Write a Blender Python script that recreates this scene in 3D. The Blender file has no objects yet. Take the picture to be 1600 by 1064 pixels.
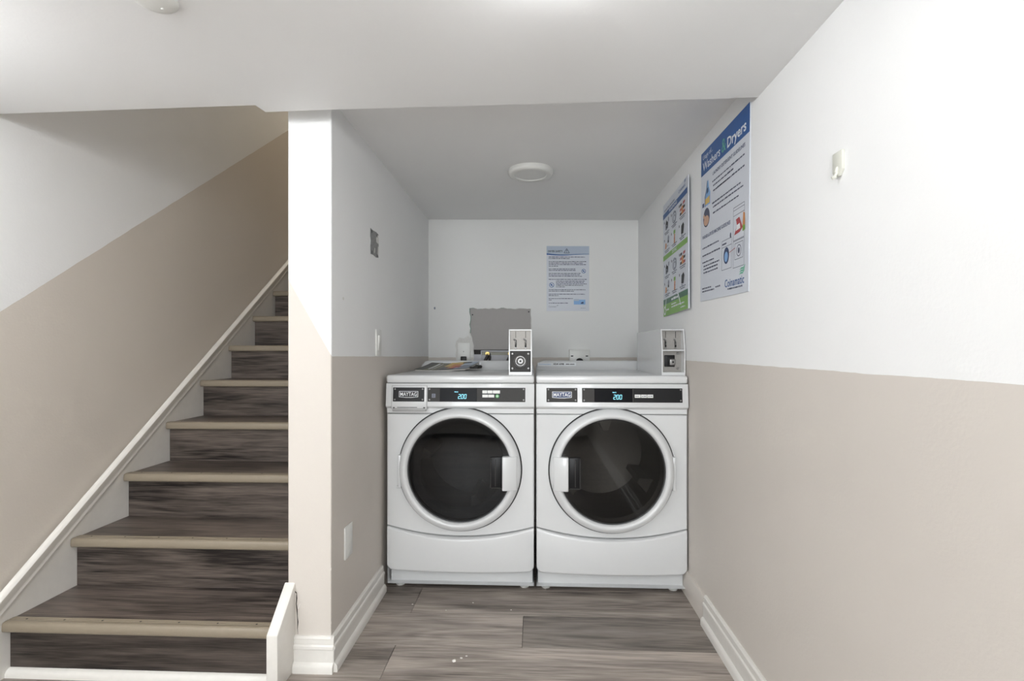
import bpy, bmesh, math, random
from mathutils import Vector, Matrix
random.seed(7)
PI = math.pi
scene = bpy.context.scene
COL = scene.collection

# ------------------------------------------------------------ camera, world, exposure
cam_d = bpy.data.cameras.new('camera')
cam = bpy.data.objects.new('camera', cam_d); COL.objects.link(cam)
cam.location = (0, 0, 1.111); cam.rotation_euler = (PI/2, 0, 0.0433)
cam_d.sensor_width = 36.0; cam_d.lens = 18.0; cam_d.shift_y = 14/1600
cam_d.clip_start = 0.02
scene.camera = cam
world = bpy.data.worlds.new('world'); scene.world = world; world.use_nodes = True
world.node_tree.nodes['Background'].inputs[0].default_value = (0.9, 0.93, 1.0, 1)
world.node_tree.nodes['Background'].inputs[1].default_value = 1.0
vs = scene.view_settings
vs.view_transform = 'Standard'; vs.look = 'None'; vs.gamma = 1.0; vs.use_curve_mapping = False
vs.exposure = 1.07
LAMP_FRONT, LAMP_LEFT, FILL_REAR, LAMP_STAIR = 9.0, 32.0, 54.0, 40.0      # radiance of the lit lamp globes, the rear pair added as fill
# added frontal fill: area light outside an invented rear window
fill_d = bpy.data.lights.new('rear_fill_light', 'AREA'); fill_d.shape = 'RECTANGLE'; fill_d.size = 1.9; fill_d.size_y = 1.2
fill_d.energy = 40.0; fill_d.color = (0.95, 0.975, 1.0)
fill_o = bpy.data.objects.new('rear_fill_light', fill_d); COL.objects.link(fill_o)
fill_o.location = (-0.55, -3.30, 1.15); fill_o.rotation_euler = (PI/2, 0, 0)

# key dimensions (metres)
XR, XL, XC, XS = 0.694, -0.701, -0.855, -1.788      # right wall, alcove left wall, stair side of partition, stair wall
HM, HA = 1.894, 1.974                               # room ceiling, alcove ceiling
YC, YREAR = 1.744, -3.1                             # partition front, wall behind the camera
YBL, YBR = 3.372, 3.451                             # alcove back wall (slightly askew)
TREAD, RISE, Y1 = 0.2557, 0.1885, 1.6436
NSTEP = 12

# ------------------------------------------------------------ materials
def new_mat(name):
    m = bpy.data.materials.new(name); m.use_nodes = True
    return m, m.node_tree, m.node_tree.nodes['Principled BSDF']
def N(t, kind, **kw):
    n = t.nodes.new(kind)
    for k, v in kw.items(): setattr(n, k, v)
    return n
def basic(name, col, rough=0.5, metal=0.0, spec=0.5, bump=0.0, bscale=60, coat=0.0, var=0.03):
    m, t, b = new_mat(name)
    b.inputs['Roughness'].default_value = rough; b.inputs['Metallic'].default_value = metal
    b.inputs['Specular IOR Level'].default_value = spec
    b.inputs['Coat Weight'].default_value = coat
    tc = N(t, 'ShaderNodeTexCoord'); nz = N(t, 'ShaderNodeTexNoise')
    nz.inputs['Scale'].default_value = bscale; nz.inputs['Detail'].default_value = 3
    t.links.new(tc.outputs['Object'], nz.inputs['Vector'])
    mx = N(t, 'ShaderNodeMix', data_type='RGBA')
    mx.inputs[6].default_value = (*[c*(1-var) for c in col], 1); mx.inputs[7].default_value = (*[min(1, c*(1+var)) for c in col], 1)
    t.links.new(nz.outputs[0], mx.inputs[0]); t.links.new(mx.outputs[2], b.inputs['Base Color'])
    if bump:
        bp = N(t, 'ShaderNodeBump'); bp.inputs['Strength'].default_value = bump; bp.inputs['Distance'].default_value = 0.002
        t.links.new(nz.outputs[0], bp.inputs['Height']); t.links.new(bp.outputs[0], b.inputs['Normal'])
    return m
def emit(name, col, s):
    m, t, b = new_mat(name)
    b.inputs['Base Color'].default_value = (*col, 1)
    b.inputs['Emission Color'].default_value = (*col, 1); b.inputs['Emission Strength'].default_value = s
    return m
WHITE = (0.88, 0.88, 0.875); BEIGE = (0.66, 0.612, 0.56)
def paint(name, low=BEIGE, up=WHITE, plane=None, bump=0.35):
    """wall paint: plane=(ay, ax, d): lower colour where z < ay*y + ax*x + d"""
    m, t, b = new_mat(name)
    b.inputs['Roughness'].default_value = 0.55; b.inputs['Specular IOR Level'].default_value = 0.3
    tc = N(t, 'ShaderNodeTexCoord')
    big = N(t, 'ShaderNodeTexNoise'); big.inputs['Scale'].default_value = 3.0; big.inputs['Detail'].default_value = 5
    fine = N(t, 'ShaderNodeTexNoise'); fine.inputs['Scale'].default_value = 130.0; fine.inputs['Detail'].default_value = 3
    mid = N(t, 'ShaderNodeTexNoise'); mid.inputs['Scale'].default_value = 11.0; mid.inputs['Detail'].default_value = 6
    for n in (big, fine, mid): t.links.new(tc.outputs['Object'], n.inputs['Vector'])
    def shade(c):
        mx = N(t, 'ShaderNodeMix', data_type='RGBA')
        mx.inputs[6].default_value = (*[v*0.975 for v in c], 1); mx.inputs[7].default_value = (*[v*1.02 for v in c], 1)
        t.links.new(big.outputs[0], mx.inputs[0]); return mx.outputs[2]
    up_s = shade(up)
    if plane:
        sx = N(t, 'ShaderNodeSeparateXYZ'); t.links.new(tc.outputs['Object'], sx.inputs[0])
        def ma(op, a, bb):
            n = N(t, 'ShaderNodeMath', operation=op)
            for i, v in enumerate((a, bb)):
                if isinstance(v, (int, float)): n.inputs[i].default_value = v
                else: t.links.new(v, n.inputs[i])
            return n.outputs[0]
        lim = ma('ADD', ma('ADD', ma('MULTIPLY', sx.outputs[1], plane[0]), ma('MULTIPLY', sx.outputs[0], plane[1])), plane[2])
        wob = ma('MULTIPLY', ma('SUBTRACT', mid.outputs[0], 0.5), 0.006)
        below = ma('LESS_THAN', ma('SUBTRACT', sx.outputs[2], wob), lim)
        mx = N(t, 'ShaderNodeMix', data_type='RGBA')
        t.links.new(below, mx.inputs[0]); t.links.new(up_s, mx.inputs[6]); t.links.new(shade(low), mx.inputs[7])
        t.links.new(mx.outputs[2], b.inputs['Base Color'])
    else:
        t.links.new(up_s, b.inputs['Base Color'])
    ad = N(t, 'ShaderNodeMath', operation='MULTIPLY_ADD'); ad.inputs[1].default_value = 0.25
    t.links.new(fine.outputs[0], ad.inputs[0]); t.links.new(mid.outputs[0], ad.inputs[2])
    bp = N(t, 'ShaderNodeBump'); bp.inputs['Strength'].default_value = bump; bp.inputs['Distance'].default_value = 0.004
    t.links.new(ad.outputs[0], bp.inputs['Height']); t.links.new(bp.outputs[0], b.inputs['Normal'])
    return m
def wood(name, dark, light, rough, grain=1.0):
    m, t, b = new_mat(name)
    b.inputs['Roughness'].default_value = rough; b.inputs['Specular IOR Level'].default_value = 0.4
    tc = N(t, 'ShaderNodeTexCoord'); oi = N(t, 'ShaderNodeObjectInfo')
    sc = N(t, 'ShaderNodeVectorMath', operation='SCALE'); sc.inputs[0].default_value = (37.0, 23.0, 11.0)
    t.links.new(oi.outputs['Random'], sc.inputs['Scale'])
    ad = N(t, 'ShaderNodeVectorMath', operation='ADD')
    t.links.new(tc.outputs['Object'], ad.inputs[0]); t.links.new(sc.outputs[0], ad.inputs[1])
    def noise(sx, sy, detail, dist=0.0):
        mp = N(t, 'ShaderNodeMapping'); mp.inputs['Scale'].default_value = (sx, sy, sy)
        nz = N(t, 'ShaderNodeTexNoise'); nz.inputs['Scale'].default_value = 1.0; nz.inputs['Detail'].default_value = detail
        nz.inputs['Distortion'].default_value = dist
        t.links.new(ad.outputs[0], mp.inputs['Vector']); t.links.new(mp.outputs[0], nz.inputs['Vector'])
        return nz.outputs[0]
    broad = noise(1.3, 7.0, 3, 0.6); fib = noise(9.0, 330.0, 5); cloud = noise(2.2, 30.0, 6, 1.0)
    # cathedral rings: a wave across a distorted field
    mp = N(t, 'ShaderNodeMapping'); mp.inputs['Scale'].default_value = (0.7, 6.0, 6.0)
    nz = N(t, 'ShaderNodeTexNoise'); nz.inputs['Scale'].default_value = 1.0; nz.inputs['Detail'].default_value = 1.0
    t.links.new(ad.outputs[0], mp.inputs['Vector']); t.links.new(mp.outputs[0], nz.inputs['Vector'])
    ml = N(t, 'ShaderNodeMath', operation='MULTIPLY'); ml.inputs[1].default_value = 95.0
    sn = N(t, 'ShaderNodeMath', operation='SINE')
    t.links.new(nz.outputs[0], ml.inputs[0]); t.links.new(ml.outputs[0], sn.inputs[0])
    def mad(a, k, c):
        n = N(t, 'ShaderNodeMath', operation='MULTIPLY_ADD'); n.inputs[1].default_value = k
        t.links.new(a, n.inputs[0])
        if isinstance(c, float): n.inputs[2].default_value = c
        else: t.links.new(c, n.inputs[2])
        return n.outputs[0]
    v = mad(broad, 1.0, -0.5*grain-0.5*grain); v = mad(fib, 1.0*grain, v); v = mad(cloud, 1.0*grain, v); v = mad(sn.outputs[0], 0.06, v)
    rp = N(t, 'ShaderNodeValToRGB')
    rp.color_ramp.elements[0].position = 0.12; rp.color_ramp.elements[0].color = (*dark, 1)
    rp.color_ramp.elements[1].position = 0.85; rp.color_ramp.elements[1].color = (*light, 1)
    t.links.new(v, rp.inputs[0])
    mx = N(t, 'ShaderNodeMix', data_type='RGBA', blend_type='MULTIPLY'); mx.inputs[0].default_value = 1.0
    t.links.new(rp.outputs[0], mx.inputs[6]); t.links.new(oi.outputs['Color'], mx.inputs[7])
    t.links.new(mx.outputs[2], b.inputs['Base Color'])
    bp = N(t, 'ShaderNodeBump'); bp.inputs['Strength'].default_value = 0.15; bp.inputs['Distance'].default_value = 0.001
    t.links.new(v, bp.inputs['Height']); t.links.new(bp.outputs[0], b.inputs['Normal'])
    return m
def smoked_glass(name, tint):
    m = bpy.data.materials.new(name); m.use_nodes = True; t = m.node_tree; t.nodes.clear()
    out = N(t, 'ShaderNodeOutputMaterial'); tr = N(t, 'ShaderNodeBsdfTransparent'); gl = N(t, 'ShaderNodeBsdfGlossy')
    fr = N(t, 'ShaderNodeFresnel'); fr.inputs[0].default_value = 1.42; mx = N(t, 'ShaderNodeMixShader')
    tr.inputs[0].default_value = (*tint, 1); gl.inputs['Roughness'].default_value = 0.03
    t.links.new(fr.outputs[0], mx.inputs[0]); t.links.new(tr.outputs[0], mx.inputs[1]); t.links.new(gl.outputs[0], mx.inputs[2])
    t.links.new(mx.outputs[0], out.inputs[0])
    return m

M = {}
M['ceiling'] = paint('ceiling_paint', up=(0.89, 0.89, 0.885), bump=0.2)
M['wall_plain'] = paint('white_wall_paint')
M['wall_right'] = paint('right_wall_paint', plane=(0, 0, 1.061))
M['wall_back'] = paint('back_wall_paint', up=(0.82, 0.82, 0.805), plane=(0, 0.0, 1.058))
M['alcove_left'] = paint('alcove_left_paint', up=(0.88, 0.88, 0.875), plane=(-0.0138, 0, 1.111))
M['column'] = paint('column_paint', plane=(0, -1.747, -0.136))
M['stair_wall'] = paint('stair_wall_paint', plane=(0.730, 0, 0.028), low=(0.68, 0.625, 0.56))
M['beige'] = paint('beige_paint', up=BEIGE)
M['trim'] = basic('trim_white_gloss', (0.775, 0.75, 0.705), 0.35, bump=0.15, bscale=45, var=0.04)
M['trim_beige'] = basic('trim_beige', BEIGE, 0.5, bump=0.1)
M['floor_wood'] = wood('grey_oak_vinyl', (0.110, 0.093, 0.082), (0.48, 0.425, 0.380), 0.42, 0.9)
M['stair_wood'] = wood('dark_stair_vinyl', (0.014, 0.010, 0.009), (0.190, 0.153, 0.130), 0.40, 1.15)
M['subfloor'] = basic('subfloor', (0.05, 0.045, 0.04), 0.9)
M['nosing'] = basic('taupe_nosing', (0.285, 0.240, 0.180), 0.38, bump=0.1, bscale=200)
M['enamel'] = basic('white_enamel', (0.70, 0.708, 0.712), 0.22, coat=0.3, var=0.008, bscale=8)
M['enamel_gray'] = basic('grey_plastic_lip', (0.36, 0.36, 0.355), 0.4)
M['seam'] = basic('dark_gap', (0.012, 0.012, 0.012), 0.6)
M['plate'] = basic('charcoal_plate', (0.048, 0.046, 0.044), 0.5, spec=0.25, bscale=300, var=0.15)
M['black'] = basic('black_plastic', (0.009, 0.009, 0.010), 0.35, spec=0.25)
M['screen'] = basic('black_display_glass', (0.006, 0.006, 0.008), 0.25, spec=0.08)
M['digit'] = emit('cyan_digits', (0.22, 0.62, 0.78), 0.75)
M['chrome'] = basic('chrome', (0.27, 0.265, 0.26), 0.34, metal=0.8, bscale=20)
M['steel'] = basic('brushed_steel', (0.33, 0.315, 0.295), 0.5, metal=0.45, bscale=150, var=0.1)
M['drum'] = basic('drum_steel', (0.20, 0.195, 0.19), 0.45, metal=0.6, bscale=80, var=0.1)
M['rubber'] = basic('dark_rubber', (0.03, 0.03, 0.032), 0.5)
M['grey_rubber'] = basic('grey_rubber_boot', (0.16, 0.16, 0.165), 0.45)
M['glass_w'] = smoked_glass('smoked_washer_glass', (0.15, 0.155, 0.165))
M['glass_d'] = smoked_glass('smoked_dryer_glass', (0.36, 0.35, 0.335))
M['glass_clear'] = smoked_glass('added_pane_glass', (0.97, 0.98, 0.98))
M['white_plastic'] = basic('white_plastic', (0.80, 0.80, 0.77), 0.35)
M['hook_plastic'] = basic('ivory_plastic', (0.70, 0.70, 0.63), 0.4)
M['diffuser_off'] = basic('frosted_diffuser', (0.74, 0.74, 0.72), 0.3)
M['green'] = basic('green_button', (0.10, 0.42, 0.12), 0.4)
M['paper'] = basic('poster_white', (0.66, 0.69, 0.75), 0.35, var=0.01)
M['print_blue'] = basic('print_blue', (0.008, 0.085, 0.30), 0.35)
M['print_navy'] = basic('print_navy', (0.012, 0.035, 0.13), 0.35)
M['print_lightblue'] = basic('print_light_blue', (0.22, 0.42, 0.72), 0.35)
M['print_pale'] = basic('print_pale_blue', (0.45, 0.52, 0.62), 0.35)
M['print_text'] = basic('print_text_ink', (0.075, 0.085, 0.14), 0.5)
M['print_grey'] = basic('print_grey_ink', (0.25, 0.27, 0.33), 0.5)
M['print_black'] = basic('print_black_ink', (0.012, 0.012, 0.016), 0.5)
M['print_white'] = basic('print_white_ink', (0.80, 0.82, 0.84), 0.4)
M['print_green'] = basic('print_green', (0.17, 0.40, 0.035), 0.35)
M['print_dgreen'] = basic('print_dark_green', (0.015, 0.13, 0.06), 0.35)
M['print_mint'] = basic('print_mint', (0.10, 0.42, 0.27), 0.35)
M['print_orange'] = basic('print_orange', (0.62, 0.24, 0.06), 0.4)
M['print_red'] = basic('print_red', (0.42, 0.05, 0.06), 0.4)
M['print_skin'] = basic('print_tan', (0.60, 0.36, 0.24), 0.4)
M['print_yellow'] = basic('print_yellow', (0.68, 0.46, 0.12), 0.4)
M['board_grey'] = basic('grey_access_board', (0.40, 0.38, 0.365), 0.6, bump=0.1)
M['drywall_core'] = basic('torn_drywall', (0.72, 0.71, 0.68), 0.9, bump=0.5, bscale=120, var=0.12)
M['green_edge'] = basic('green_board_edge', (0.05, 0.20, 0.14), 0.8)
M['brass'] = basic('aged_brass', (0.45, 0.33, 0.12), 0.35, metal=1.0)
M['hose'] = basic('dark_hose', (0.035, 0.028, 0.03), 0.45)
M['valve_box'] = basic('valve_box_plastic', (0.50, 0.50, 0.53), 0.5)
M['plate_metal'] = basic('scuffed_metal_plate', (0.27, 0.27, 0.265), 0.5, metal=0.3, bump=0.3, bscale=90, var=0.45)
M['cavity'] = basic('wall_cavity', (0.03, 0.028, 0.026), 0.9)
M['crack'] = basic('crack_dark', (0.03, 0.025, 0.02), 0.9)
M['lamp_front'] = emit('lit_diffuser_front', (0.965, 0.985, 1.0), LAMP_FRONT)
M['lamp_left'] = emit('lit_diffuser_left', (0.965, 0.985, 1.0), LAMP_LEFT)
M['fill_rear'] = emit('fill_diffuser_rear', (0.965, 0.985, 1.0), FILL_REAR)
M['lamp_stair'] = emit('lit_diffuser_stair', (1.0, 0.86, 0.66), LAMP_STAIR)
M['olive'] = basic('magazine_olive', (0.16, 0.15, 0.09), 0.35)
M['mag_dark'] = basic('magazine_dark', (0.03, 0.03, 0.028), 0.3)
M['mag_edge'] = basic('magazine_pages', (0.62, 0.60, 0.57), 0.7)

# ------------------------------------------------------------ mesh building
class B:
    def __init__(s): s.bm = bmesh.new()
    def box(s, x0, x1, y0, y1, z0, z1, bev=0.0, seg=2, rot=None, piv=None):
        t = bmesh.new(); bmesh.ops.create_cube(t, size=1.0)
        for v in t.verts: v.co = Vector(((x0+x1)/2+v.co.x*(x1-x0), (y0+y1)/2+v.co.y*(y1-y0), (z0+z1)/2+v.co.z*(z1-z0)))
        if bev: bmesh.ops.bevel(t, geom=t.edges[:]+t.verts[:], offset=bev, segments=seg, profile=0.5, affect='EDGES', clamp_overlap=True)
        if rot: bmesh.ops.rotate(t, verts=t.verts, cent=Vector(piv), matrix=rot)
        return s.add(t)
    def add(s, t, mtx=None):
        if mtx: t.transform(mtx)
        me = bpy.data.meshes.new('tmp'); t.to_mesh(me); t.free(); s.bm.from_mesh(me); bpy.data.meshes.remove(me); return s
    def prism(s, pts, axis, a0, a1, bev=0.0, seg=2):
        """pts 2-D polygon; axis 'x': pts=(y,z), 'y': pts=(x,z), 'z': pts=(x,y)"""
        t = bmesh.new()
        def co(p, a): return {'x': (a, p[0], p[1]), 'y': (p[0], a, p[1]), 'z': (p[0], p[1], a)}[axis]
        lo = [t.verts.new(co(p, a0)) for p in pts]; hi = [t.verts.new(co(p, a1)) for p in pts]
        t.faces.new(lo); t.faces.new(hi); n = len(pts)
        for i in range(n): t.faces.new((lo[i], lo[(i+1) % n], hi[(i+1) % n], hi[i]))
        bmesh.ops.recalc_face_normals(t, faces=t.faces[:])
        if bev: bmesh.ops.bevel(t, geom=t.edges[:]+t.verts[:], offset=bev, segments=seg, profile=0.5, affect='EDGES', clamp_overlap=True)
        return s.add(t)
    def lathe(s, prof, axis, c, n=48, sq=None):
        """prof: (radius, offset along axis)"""
        t = bmesh.new(); rings = []
        for r, a in prof:
            ring = []
            for k in range(n if r > 1e-6 else 1):
                an = 2*PI*k/n; u, w = r*math.cos(an), r*math.sin(an)
                p = {'x': (a, u, w), 'y': (u, a, w), 'z': (u, w, a)}[axis]
                ring.append(t.verts.new((c[0]+p[0], c[1]+p[1], c[2]+p[2])))
            rings.append(ring)
        for A, Bq in zip(rings, rings[1:]):
            for k in range(n):
                a, b, c2, d = A[k % len(A)], A[(k+1) % n % len(A)], Bq[(k+1) % n % len(Bq)], Bq[k % len(Bq)]
                f = []
                for v in (a, b, c2, d):
                    if v not in f: f.append(v)
                if len(f) > 2: t.faces.new(f)
        bmesh.ops.recalc_face_normals(t, faces=t.faces[:])
        return s.add(t)
    def tube(s, pts, r, n=10, closed=False):
        t = bmesh.new(); pts = [Vector(p) for p in pts]; rings = []
        for i, p in enumerate(pts):
            d = (pts[min(i+1, len(pts)-1)]-pts[max(i-1, 0)]).normalized()
            up = Vector((0, 0, 1)) if abs(d.z) < 0.9 else Vector((1, 0, 0))
            a = d.cross(up).normalized(); b = d.cross(a)
            rings.append([t.verts.new(p+(a*math.cos(2*PI*k/n)+b*math.sin(2*PI*k/n))*r) for k in range(n)])
        for A, Bq in zip(rings, rings[1:]):
            for k in range(n): t.faces.new((A[k], A[(k+1) % n], Bq[(k+1) % n], Bq[k]))
        t.faces.new(rings[0]); t.faces.new(rings[-1])
        bmesh.ops.recalc_face_normals(t, faces=t.faces[:])
        return s.add(t)
    def poly(s, pts):
        s.bm.faces.new([s.bm.verts.new(p) for p in pts]); return s
    def text(s, txt, x, z, y, h=None, w=None, bold=0.0, shear=0.0):
        """flat lettering in the x-z plane facing -y; h = cap height, w = total width"""
        cu = bpy.data.curves.new('t', 'FONT'); cu.body = txt; cu.offset = bold; cu.resolution_u = 2; cu.fill_mode = 'FRONT'
        cu.shear = shear
        ob = bpy.data.objects.new('t', cu); COL.objects.link(ob)
        dg = bpy.context.evaluated_depsgraph_get(); me = bpy.data.meshes.new_from_object(ob.evaluated_get(dg))
        xs = [v.co.x for v in me.vertices]; x0, x1 = min(xs), max(xs)
        sy = h/0.70 if h else w/(x1-x0); sx = w/(x1-x0) if w else sy
        for v in me.vertices: v.co = ((v.co.x-x0)*sx+x, y, v.co.y*sy+z)
        s.bm.from_mesh(me); bpy.data.meshes.remove(me); bpy.data.objects.remove(ob); bpy.data.curves.remove(cu)
        return s
    def disc(s, x, z, y, rx, rz=None, n=24, inner=0.0):
        rz = rz or rx; ring = [(x+rx*math.cos(2*PI*k/n), y, z+rz*math.sin(2*PI*k/n)) for k in range(n)]
        if not inner: return s.poly(ring)
        ri = [(x+rx*inner*math.cos(2*PI*k/n), y, z+rz*inner*math.sin(2*PI*k/n)) for k in range(n)]
        for k in range(n): s.poly([ring[k], ring[(k+1) % n], ri[(k+1) % n], ri[k]])
        return s
    def rect(s, x0, x1, z0, z1, y): return s.poly([(x0, y, z0), (x1, y, z0), (x1, y, z1), (x0, y, z1)])
    def line(s, x0, z0, x1, z1, y, w):
        d = Vector((x1-x0, z1-z0)).normalized()*w/2
        return s.poly([(x0-d.y, y, z0+d.x), (x1-d.y, y, z1+d.x), (x1+d.y, y, z1-d.x), (x0+d.y, y, z0-d.x)])
    def words(s, x0, x1, z, y, h):
        """a line of print too small to read"""
        x = x0
        while x < x1-h:
            L = min(random.uniform(1.2, 5.0)*h, x1-x); s.rect(x, x+L, z, z+h*random.uniform(0.75, 1.0), y); x += L+h*0.55
        return s
    def done(s, name, mat, parent=None, ang=38):
        bm = s.bm; bmesh.ops.remove_doubles(bm, verts=bm.verts[:], dist=1e-6)
        for f in bm.faces: f.smooth = True
        lim = math.radians(ang)
        for e in bm.edges:
            e.smooth = len(e.link_faces) == 2 and e.calc_face_angle(0) < lim
        me = bpy.data.meshes.new(name); bm.to_mesh(me); bm.free()
        for mm in (mat if isinstance(mat, (list, tuple)) else [mat]): me.materials.append(M[mm])
        o = bpy.data.objects.new(name, me); COL.objects.link(o)
        if parent: o.parent = parent
        return o
def thing(name, label, cat, loc=(0, 0, 0), rotz=0, group=None):
    o = bpy.data.objects.new(name, None); COL.objects.link(o); o.empty_display_size = 0.1
    o.location = loc; o.rotation_euler = (0, 0, rotz); o['label'] = label; o['category'] = cat
    if group: o['group'] = group
    return o
def tag(o, label, cat, group=None):
    o['label'] = label; o['category'] = cat
    if group: o['group'] = group
    return o
def struct(o, label=None):
    o['kind'] = 'structure'
    if label: o['label'] = label
    return o
def radial_panel(b, outline, hole, cx, cz, y0, y1, edge=0.006):
    """plate in the x-z plane (front at y0, back at y1) with a hole; outline and hole are star-shaped about (cx, cz)"""
    def hit(poly, an):
        d = Vector((math.cos(an), math.sin(an))); best = None
        for i in range(len(poly)):
            p, q = Vector(poly[i])-Vector((cx, cz)), Vector(poly[(i+1) % len(poly)])-Vector((cx, cz)); e = q-p
            den = d.x*e.y-d.y*e.x
            if abs(den) < 1e-12: continue
            t = (p.x*e.y-p.y*e.x)/den; u = (p.x*d.y-p.y*d.x)/den
            if t > 0 and -1e-6 <= u <= 1+1e-6: best = t if best is None else min(best, t)
        return best
    an = sorted(set([round(math.atan2(p[1]-cz, p[0]-cx), 5) for p in outline] + [round(math.atan2(p[1]-cz, p[0]-cx), 5) for p in hole]))
    t = bmesh.new(); rings = [[] for _ in range(5 if edge else 4)]
    for a in an:
        ro, rh = hit(outline, a), hit(hole, a); dx, dz = math.cos(a), math.sin(a)
        rr = [(rh, y1), (rh, y0), (ro-edge, y0), (ro, y0+edge), (ro, y1)] if edge else [(rh, y1), (rh, y0), (ro, y0), (ro, y1)]
        for k, (r, y) in enumerate(rr): rings[k].append(t.verts.new((cx+dx*r, y, cz+dz*r)))
    n = len(an)
    for A, Bq in zip(rings, rings[1:]):
        for k in range(n): t.faces.new((A[k], A[(k+1) % n], Bq[(k+1) % n], Bq[k]))
    bmesh.ops.recalc_face_normals(t, faces=t.faces[:])
    b.add(t)

# ------------------------------------------------------------ the setting
fl = struct(B().box(-1.9, 0.80, YREAR-0.1, 3.7, -0.12, -0.004).done('floor', 'subfloor'), 'grey oak-look vinyl plank floor')
PW, PL = 0.23, 1.22
plank_mesh = {}
def plank(x0, x1, y0, y1, tint):
    key = (round(x1-x0, 3), round(y1-y0, 3))
    if key not in plank_mesh:
        b = B(); b.box(-(x1-x0)/2+0.0006, (x1-x0)/2-0.0006, -(y1-y0)/2+0.0006, (y1-y0)/2-0.0006, -0.0035, 0.0, 0.0008, 1)
        o = b.done('plank', 'floor_wood', fl); plank_mesh[key] = o.data
    else:
        o = bpy.data.objects.new('plank', plank_mesh[key]); COL.objects.link(o); o.parent = fl
    o.location = ((x0+x1)/2, (y0+y1)/2, 0.0); o.color = (tint, tint*0.985, tint*0.97, 1)
seams = {0: -0.52, -1: -0.045, -2: -0.52}          # the joints in the three rows in view
tints = {(0, 0): 0.82, (0, 1): 1.02, (-1, 0): 1.08, (-1, 1): 0.72, (-2, 0): 0.92, (-2, 1): 1.10}
rr = random.Random(3)
for row in range(-20, 6):
    y0 = 2.137+row*PW; y1 = y0+PW
    off = seams.get(row, rr.uniform(-1.2, 0))
    x = off-2*PL
    while x < 0.79:
        xa, xb = max(x, -1.85), min(x+PL, 0.79)
        if xb-xa > 0.02:
            side = 0 if x < off-0.01 else 1
            plank(xa, xb, y0, y1, tints.get((row, side), rr.uniform(0.85, 1.1)))
        x += PL

# ceilings
b = B()
b.prism([(0.80, YREAR-0.1), (0.80, 1.620), (-0.644, 1.644), (-0.885, 1.652), (-0.893, 1.604), (-1.9, 1.630), (-1.9, YREAR-0.1)], 'z', HM, 2.45)
struct(b.done('ceiling', 'ceiling'), 'low white ceiling of the room')
b = B(); b.prism([(XC+0.06, 1.6475), (0.80, 1.622), (0.80, 3.7), (XC+0.06, 3.7)], 'z', HA, 2.45)
struct(b.done('ceiling_alcove', 'ceiling'), 'white ceiling of the laundry alcove')
struct(B().box(-1.9, 0.80, 1.58, 5.6, 4.6, 4.7).done('ceiling_stairwell', 'ceiling'), 'ceiling above the stairs')
# walls
struct(B().box(XR, 0.80, YREAR-0.1, 3.7, -0.12, 2.45).done('wall_right', 'wall_right'), 'right wall, white above and beige below')
struct(B().box(-1.9, XS-0.02, YREAR-0.1, 5.6, -0.12, 4.7).done('wall_left', 'stair_wall'), 'stair wall painted white over sloping beige')
b = B()
for (xa, xb, za, zb_) in ((-1.9, -1.5, -0.12, 2.45), (0.40, 0.80, -0.12, 2.45), (-1.5, 0.40, -0.12, 0.55), (-1.5, 0.40, 1.75, 2.45)): b.box(xa, xb, YREAR-0.1, YREAR, za, zb_)
struct(b.done('wall_rear', 'wall_right'), 'wall behind the room, pierced by an added window for fill light')
b = B()
for (xa, xb, za, zb_) in ((-1.5, -1.44, 0.55, 1.75), (0.34, 0.40, 0.55, 1.75), (-1.44, 0.34, 0.55, 0.61), (-1.44, 0.34, 1.69, 1.75), (-0.57, -0.53, 0.61, 1.69)): b.box(xa, xb, YREAR-0.08, YREAR-0.02, za, zb_)
win = struct(b.done('added_window_1', 'trim'), 'added unseen window for fill light, framed white, in the rear wall')  # invented window with panes, added out of view to let fill light in
for xa, xb in ((-1.44, -0.57), (-0.53, 0.34)): B().box(xa, xb, YREAR-0.055, YREAR-0.05, 0.61, 1.69).done('added_pane', 'glass_clear', win)
struct(B().box(-1.9, XC+0.05, 1.50, 1.60, 2.45, 4.7).done('wall_header', 'wall_plain'), 'wall above the stair opening')
struct(B().box(-1.9, XC, 5.4, 5.6, -0.12, 4.7).done('wall_landing', 'wall_plain'), 'wall at the top of the stairs')
b = B(); b.box(XC, XL, YC, 5.6, -0.12, 4.7, 0.003, 1)
part = b.done('wall_partition', ['alcove_left', 'column', 'stair_wall'])
for p in part.data.polygons:
    if p.normal.y < -0.7: p.material_index = 1
    elif p.normal.x < -0.7: p.material_index = 2
struct(part, 'partition between stairs and alcove')
# cracked plaster at the foot of the partition, on its front face
b = B()
def jag(b, pts, w, y):
    for (x0, z0, w0), (x1, z1, w1) in zip(pts, pts[1:]):
        b.poly([(x0-w0*w, y, z0), (x0+w0*w, y, z0), (x1+w1*w, y, z1), (x1-w1*w, y, z1)])
jag(b, [(-0.824, 0.268, 0.3), (-0.8235, 0.248, 1.2), (-0.825, 0.228, 0.9), (-0.8225, 0.208, 1.2), (-0.8215, 0.186, 0.6), (-0.8195, 0.165, 1.1), (-0.821, 0.142, 0.5), (-0.819, 0.122, 0.2)], 0.0017, YC-0.0006)
b.poly([(-0.838, YC-0.0006, 0.278), (-0.826, YC-0.0006, 0.264), (-0.823, YC-0.0006, 0.2665), (-0.838, YC-0.0006, 0.2805)])
b.done('crack', 'crack', part)
b = B(); b.poly([(-0.820, YC-0.0007, 0.212), (-0.8125, YC-0.0007, 0.229), (-0.8105, YC-0.0007, 0.228), (-0.817, YC-0.0007, 0.210)])
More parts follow.
